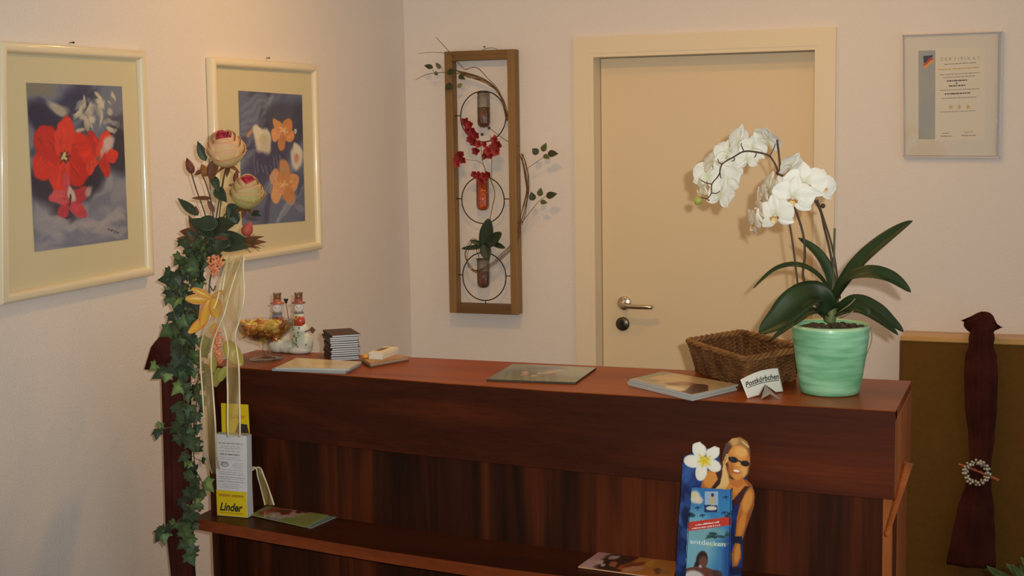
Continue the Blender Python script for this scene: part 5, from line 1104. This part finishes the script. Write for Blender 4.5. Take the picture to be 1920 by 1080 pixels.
leaflet('brochure', 'orange and pink brochure lying on the shelf before the holiday display', [(1124, 1034), (1272, 1051), (1262, 1086), (1084, 1062)], ZH2, .0030, cv, mat('brochure_side', (196, 150, 110), .6), 'brochure')

# ================================================================== holiday brochure display: printed cut-out board with a pocket
YH = -2.078
x0, y0, x1, y1 = 1262.0, 814.0, 1426.0, 1092.0
W_, H_ = 165, 279
def cvp(c): return Canvas(W_, H_, c, x0, y0, x1, y1)
cv = cvp((30, 52, 116)); 
pr = random.Random(9); cv.wobble(2.0, .05, 3)
for i in range(60): cv.ell(pr.uniform(1265, 1300), pr.uniform(880, 1090), pr.uniform(4, 14), pr.uniform(8, 26), pr.choice([(26, 46, 108), (44, 78, 146), (20, 30, 78), (60, 96, 160), (16, 22, 56)]), pr.uniform(-30, 30), .6, .5)
for i in range(40): cv.ell(pr.uniform(1370, 1400), pr.uniform(930, 1090), pr.uniform(4, 12), pr.uniform(8, 24), pr.choice([(26, 40, 96), (36, 66, 132), (18, 26, 66)]), pr.uniform(-30, 30), .6, .5)
cv.X, cv.Y = cv.ox, cv.oy
SK = (214, 140, 60); SKD = (176, 98, 34); SKL = (230, 176, 104)
# body: shoulders and arms, dark top, neck
cv.poly([(1316, 906), (1324, 884), (1340, 878), (1356, 884), (1362, 905), (1358, 930), (1310, 930)], SKD); cv.ell(1334, 900, 15, 18, SK, 20, .9, .4)
cv.poly([(1340, 880), (1352, 874), (1356, 900), (1350, 914), (1330, 920), (1346, 898)], (62, 26, 22))
cv.poly([(1352, 925), (1362, 902), (1392, 896), (1404, 912), (1396, 938), (1350, 938)], (200, 116, 40)); cv.ell(1378, 915, 16, 12, (214, 138, 56), 0, .8, .6)
cv.poly([(1396, 912), (1406, 912), (1388, 944), (1376, 950), (1372, 940)], (64, 22, 24))
cv.poly([(1398, 916), (1408, 916), (1414, 930), (1410, 956), (1398, 986), (1392, 1012), (1378, 1012), (1382, 970), (1390, 935)], SKD); cv.ell(1402, 938, 9, 22, SK, 14, .95, .5); cv.ell(1390, 985, 6, 24, (210, 132, 50), 14, .9, .5)
cv.poly([(1376, 1006), (1392, 1006), (1392, 1018), (1374, 1022)], (24, 26, 52))
cv.poly([(1378, 1018), (1388, 1020), (1390, 1044), (1382, 1062), (1374, 1066), (1372, 1040)], SKD); cv.ell(1382, 1038, 5, 18, SK, 8, .9, .5); cv.ell(1380, 1070, 16, 8, (20, 22, 48), 0, .8, .5)
# hair and head
cv.ell(1381, 858, 33, 44, (74, 44, 24), 0, 1, .1); cv.poly([(1390, 900), (1420, 900), (1420, 1000), (1396, 1015), (1396, 1000), (1404, 950)], (140, 78, 28))
cv.poly([(1352, 925), (1362, 902), (1392, 896), (1404, 912), (1396, 938), (1350, 938)], (200, 116, 40)); cv.ell(1378, 915, 16, 12, (214, 138, 56), 0, .8, .6); cv.poly([(1396, 912), (1406, 912), (1388, 944), (1376, 950), (1372, 940)], (64, 22, 24)); cv.ell(1402, 938, 9, 22, SK, 14, .95, .5)
cv.ell(1384, 848, 25, 28, (98, 60, 28), 8, 1, .15); cv.ell(1386, 832, 20, 13, (168, 118, 56), 10, .9, .5); cv.ell(1376, 828, 9, 7, (196, 150, 84), -20, .9, .5); cv.line((1392, 828), (1404, 838), 1.6, (206, 176, 130), .9); cv.ell(1364, 850, 7, 20, (84, 48, 24), 12, .9, .4)
cv.ell(1385, 862, 20.5, 27, SK, -8, 1, .1); cv.ell(1384, 882, 16, 18, SK, -4, 1, .12); cv.ell(1370, 870, 6, 20, SKD, -6, .5, .8); cv.ell(1403, 862, 4, 18, SKD, -8, .6, .8)
cv.ell(1390, 848, 12, 9, (228, 168, 92), 10, .9, .6); cv.ell(1394, 884, 9, 8, (226, 166, 96), 0, .8, .6); cv.ell(1370, 880, 6, 12, SKD, 10, .7, .6); cv.ell(1384, 871, 3.4, 5, (224, 160, 86), 0, .8, .6)
cv.line((1366, 858), (1402, 870), 1.3, (20, 16, 16)); cv.ell(1375, 862, 9, 5.6, (22, 16, 16), 14); cv.ell(1397, 869, 8.5, 5.4, (22, 16, 16), 12); cv.ell(1372, 860, 3, 1.4, (70, 60, 60), 14, .7)
cv.ell(1381, 884, 8.0, 4.0, (164, 76, 52), 10, 1, .3); cv.ell(1381, 883, 6.4, 2.4, (240, 226, 200), 10, 1, .3); cv.line((1371, 880), (1373, 886), .7, SKD, .8); cv.line((1391, 884), (1391, 889), .7, SKD, .8); cv.ell(1382, 876, 3, 1.0, SKD, 0, .7)
cv.poly([(1368, 908), (1366, 896), (1382, 902), (1392, 894), (1394, 908), (1384, 916)], (190, 108, 40), .9)
# hand on the cheek and forearm
cv.poly([(1356, 866), (1362, 852), (1366, 852), (1364, 866), (1360, 870), (1366, 890), (1368, 904), (1360, 918), (1340, 928), (1330, 926), (1350, 908), (1354, 890)], (224, 178, 112)); cv.line((1358, 866), (1364, 854), 1.0, (176, 110, 52), .8); cv.line((1356, 872), (1361, 862), .9, (176, 110, 52), .7); cv.line((1361, 876), (1368, 902), .8, (176, 110, 52), .7)
# plumeria flower
for (cx_, cy_, rx, ry, ro) in ((1311, 843, 13, 16, -20), (1337, 848, 12, 15, 40), (1299, 865, 17, 12, 10), (1315, 884, 11, 18, 10), (1338, 873, 15, 11, 30)): cv.ell(cx_, cy_, rx, ry, (226, 220, 206), ro, 1, .12); cv.ell(cx_+2, cy_+1, rx*.6, ry*.6, (236, 230, 214), ro, .6, .6)
cv.ell(1321, 864, 10, 9, (230, 206, 60), 0, .95, .7); 
for a, b_ in ((1311, 852), (1332, 855), (1308, 866), (1316, 876), (1332, 872)): cv.line((1321, 864), (a, b_), 1.3, (214, 176, 36), .7)
# outline of the board
msk = cv.poly_mask([(1279, 870), (1282, 855), (1298, 850), (1298, 832), (1312, 828), (1324, 838), (1328, 842), (1340, 836), (1350, 840), (1350, 858), (1352, 866), (1354, 850), (1360, 832), (1372, 822), (1388, 819), (1402, 828), (1408, 846), (1408, 868), (1404, 886), (1400, 898), (1410, 908), (1416, 926), (1414, 950), (1400, 990), (1394, 1012), (1393, 1050), (1390, 1092), (1266, 1092), (1270, 1000), (1276, 930)])
hd = thing('holiday_brochure_display', 'cut-out brochure display of a laughing person in sunglasses with a white blossom', 'brochure holder', tuple(at(1330, 1088, y=YH)))
def hfn(dz): 
    def fn(s, t):
        P = at(x0+s*(x1-x0), y0+t*(y1-y0), y=YH); P = Vector(P); return Vector((P.x, P.y-dz, P.z))
    return fn
o = print_sheet('printed_board', cv, hfn(0), vcol('board_print', .35, .4, coat=.3), hd, msk, .003)
zbt = at(1330, 1092, y=YH).z
b = MB(); q = [at(u, 1088, y=YH) for u in (1270, 1386)]; b.hexa([(q[0].x, YH+.001, ZH2), (q[1].x, YH+.001, ZH2), (q[1].x, YH+.004, ZH2), (q[0].x, YH+.004, ZH2)], [(q[0].x, YH+.001, zbt+.004), (q[1].x, YH+.001, zbt+.004), (q[1].x, YH+.004, zbt+.004), (q[0].x, YH+.004, zbt+.004)]); b.build('board_foot', mat('board_blue', (30, 50, 110), .4), hd)
# pocket with booklet fronts
px0, py0, px1, py1 = 1283.0, 912.0, 1380.0, 1094.0
cp = Canvas(98, 183, (64, 126, 176), px0, py0, px1, py1); cp.wobble(1.2, .06, 5)
cp.ell(1330, 930, 50, 30, (44, 104, 168), 0, .8, .6); cp.ell(1350, 970, 40, 40, (56, 128, 180), 0, .8, .6); cp.ell(1305, 1020, 34, 60, (124, 176, 190), 0, .9, .6); cp.ell(1330, 1000, 40, 14, (120, 164, 170), 0, .8, .6); cp.ell(1375, 1050, 20, 60, (40, 74, 140), 0, .9, .5)
cp.X, cp.Y = cp.ox, cp.oy
cp.ell(1303, 932, 10, 12, (214, 204, 186), 0, .95, .5); cp.ell(1311, 938, 7, 7, (220, 200, 180), 0, .9, .5); cp.ell(1299, 928, 5, 6, (206, 196, 120), 0, .7, .6)
cp.poly([(1322, 921), (1347, 922), (1346, 961), (1321, 960)], (150, 176, 206)); cp.poly([(1321, 946), (1346, 948), (1346, 961), (1321, 960)], (34, 52, 98)); cp.ell(1334, 953, 10, 4, (206, 200, 190), 0); cp.ell(1335, 938, 4.5, 10, (196, 166, 116), 0, .95, .4); cp.ell(1336, 928, 3, 3.5, (70, 50, 40), 0)
for (u, v) in ((1361, 932), (1308, 952), (1358, 961), (1317, 966)): cp.line((u-4, v+1), (u, v-1), 1.2, (20, 46, 84)); cp.line((u, v-1), (u+4, v), 1.0, (20, 46, 84)); cp.line((u, v), (u+1, v+4), .9, (20, 46, 84))
for i in range(6): cp.ell(1290+i*2, 966+pr.uniform(-3, 3), 4, 2.5, (24, 56, 76), pr.uniform(-40, 40), .8, .5); cp.ell(1362+i, 966+pr.uniform(-4, 4), 4, 2.5, (24, 56, 76), pr.uniform(-40, 40), .7, .5)
cp.poly([(1290, 979), (1366, 969), (1367, 985), (1291, 996)], (196, 58, 44)); cp.poly([(1366, 969), (1371, 972), (1371, 984), (1367, 985)], (150, 40, 34))
for i in range(9): cp.ell(1340+pr.uniform(-14, 28), 1004+pr.uniform(-5, 6), pr.uniform(4, 9), pr.uniform(1.5, 3.5), pr.choice([(34, 66, 62), (44, 84, 76), (30, 52, 60)]), pr.uniform(-40, 40), .85, .5)
cp.ell(1344, 1021, 20, 3.5, (170, 186, 110), -4, .6, .6)
cp.ell(1316, 1050, 11, 17, (52, 34, 30), 8, 1, .2); cp.ell(1318, 1054, 8, 11, (112, 70, 56), 8, .95, .4); cp.ell(1306, 1062, 5, 10, (44, 30, 28), 8, .9, .4); cp.poly([(1286, 1066), (1304, 1062), (1326, 1064), (1346, 1072), (1356, 1094), (1284, 1094)], (104, 62, 48)); cp.ell(1302, 1084, 20, 14, (206, 200, 196), 14, .95, .3); cp.ell(1345, 1076, 10, 7, (70, 44, 40), 20, .8, .5); cp.ell(1313, 1062, 3, 3, (190, 170, 190), 0, .9)
pm_ = cp.poly_mask([(1296, 913), (1371, 918), (1373, 924), (1368, 1092), (1284, 1092), (1288, 1000)])
po_ = print_sheet('pocket_print', cp, lambda s, t: Vector(at(px0+s*(px1-px0), py0+t*(py1-py0), y=YH-.018)), vcol('board_print', 0), hd, pm_, .0022)
def hp_(u, v): return at(u, v, y=YH-.0186)
xr = (hp_(1366, 975)-hp_(1292, 985)); yr = Vector((0, 0, 1))
b = MB(); dl_ = (hp_(1358, 978)-hp_(1300, 985.5)).normalized(); p = random.Random(6)
for (u_, v_, L_, h_) in ((1304, 985.8, .052, .0034), (1297, 992.4, .064, .0026)):
    x = 0
    while x < L_: w__ = p.uniform(.0012, .0028); hh_ = h_*p.choice([.7, .7, 1, 1]); q0 = hp_(u_, v_)+dl_*x; b.add([q0, q0+dl_*w__, q0+dl_*w__+yr*hh_, q0+yr*hh_], [[0, 1, 2, 3]], 0, False); x += w__+p.choice([.0006, .0006, .0006, .002])
b.build('small_print', mat('white_ink', (236, 222, 214), .5), hd)
text('entdecken', hp_(1294, 1019), Vector((1, 0, 0)), yr, (hp_(1360, 985)-hp_(1294, 985)).length, 'lettering', mat('pale_blue_ink', (206, 222, 226), .5), hd, .0105, bold=.012)
pk = MB(); xa, xb = hp_(1296, 915), hp_(1370, 918); ya = hp_(1284, 1088); yb_ = hp_(1366, 1088)
for (A, B_) in ((xa, ya), (xb, yb_)): pk.hexa([(A.x-.0006, YH-.018, A.z), (A.x+.0006, YH-.018, A.z), (A.x+.0006, YH, A.z), (A.x-.0006, YH, A.z)], [(B_.x-.0006, YH-.018, ZH2), (B_.x+.0006, YH-.018, ZH2), (B_.x+.0006, YH, ZH2), (B_.x-.0006, YH, ZH2)])
pk.build('pocket_sides', mat('board_blue', 0), hd)

# ================================================================== grassy plant at the edge of the picture
pcx = at(1975, 1250, y=-1.25); 
gp = thing('leafy_potted_plant', 'green plant with pointed leaf tips rising before the olive panel', 'potted plant', (pcx.x, -1.25, 0))
b = MB(); b.lathe([(.0005, 0), (.11, 0), (.15, .26), (.155, .27), (.145, .27), (.135, .24), (.0005, .24)], (pcx.x, -1.25, 0), 40); b.build('plant_pot', mat('terracotta', (150, 92, 60), .7), gp)
M_gb_ = mat('grass_leaf', (76, 96, 44), .5, .4, c2=(100, 112, 60), scale=20); pr = random.Random(14)
tips = [(1886, 1056), (1898, 1058), (1914, 1044), (1912, 1060), (1850, 1061), (1926, 1034), (1940, 1020), (1872, 1070), (1960, 1030), (1990, 1040), (1905, 1072), (2020, 1060), (1950, 1050), (1864, 1076)]
for i, (u, v) in enumerate(tips):
    tp = at(u, v, y=-1.25-pr.uniform(0, .12)); base_ = Vector((pcx.x+pr.uniform(-.05, .05), -1.25+pr.uniform(-.04, .04), .25)); mid = base_.lerp(tp, .55)+Vector((0, 0, .07))
    S = spline([base_, mid, tp], 8); b = MB(); vs = []
    for j, P in enumerate(S):
        t = j/(len(S)-1); x = (S[min(j+1, len(S)-1)]-S[max(j-1, 0)]).normalized(); s_ = x.cross(Vector((0.2, -1, .3))).normalized(); n_ = s_.cross(x); w_ = .016*max(.02, math.sin(math.pi*(.2+.8*t))**.8)
        for kk in (-1, -.5, 0, .5, 1): vs.append(P+s_*kk*w_+n_*abs(kk)*w_*.35)
    b.add(vs, [[j*5+c, j*5+c+1, (j+1)*5+c+1, (j+1)*5+c] for j in range(len(S)-1) for c in range(4)], 0); b.build('leaf', M_gb_, gp, solid=.0008)
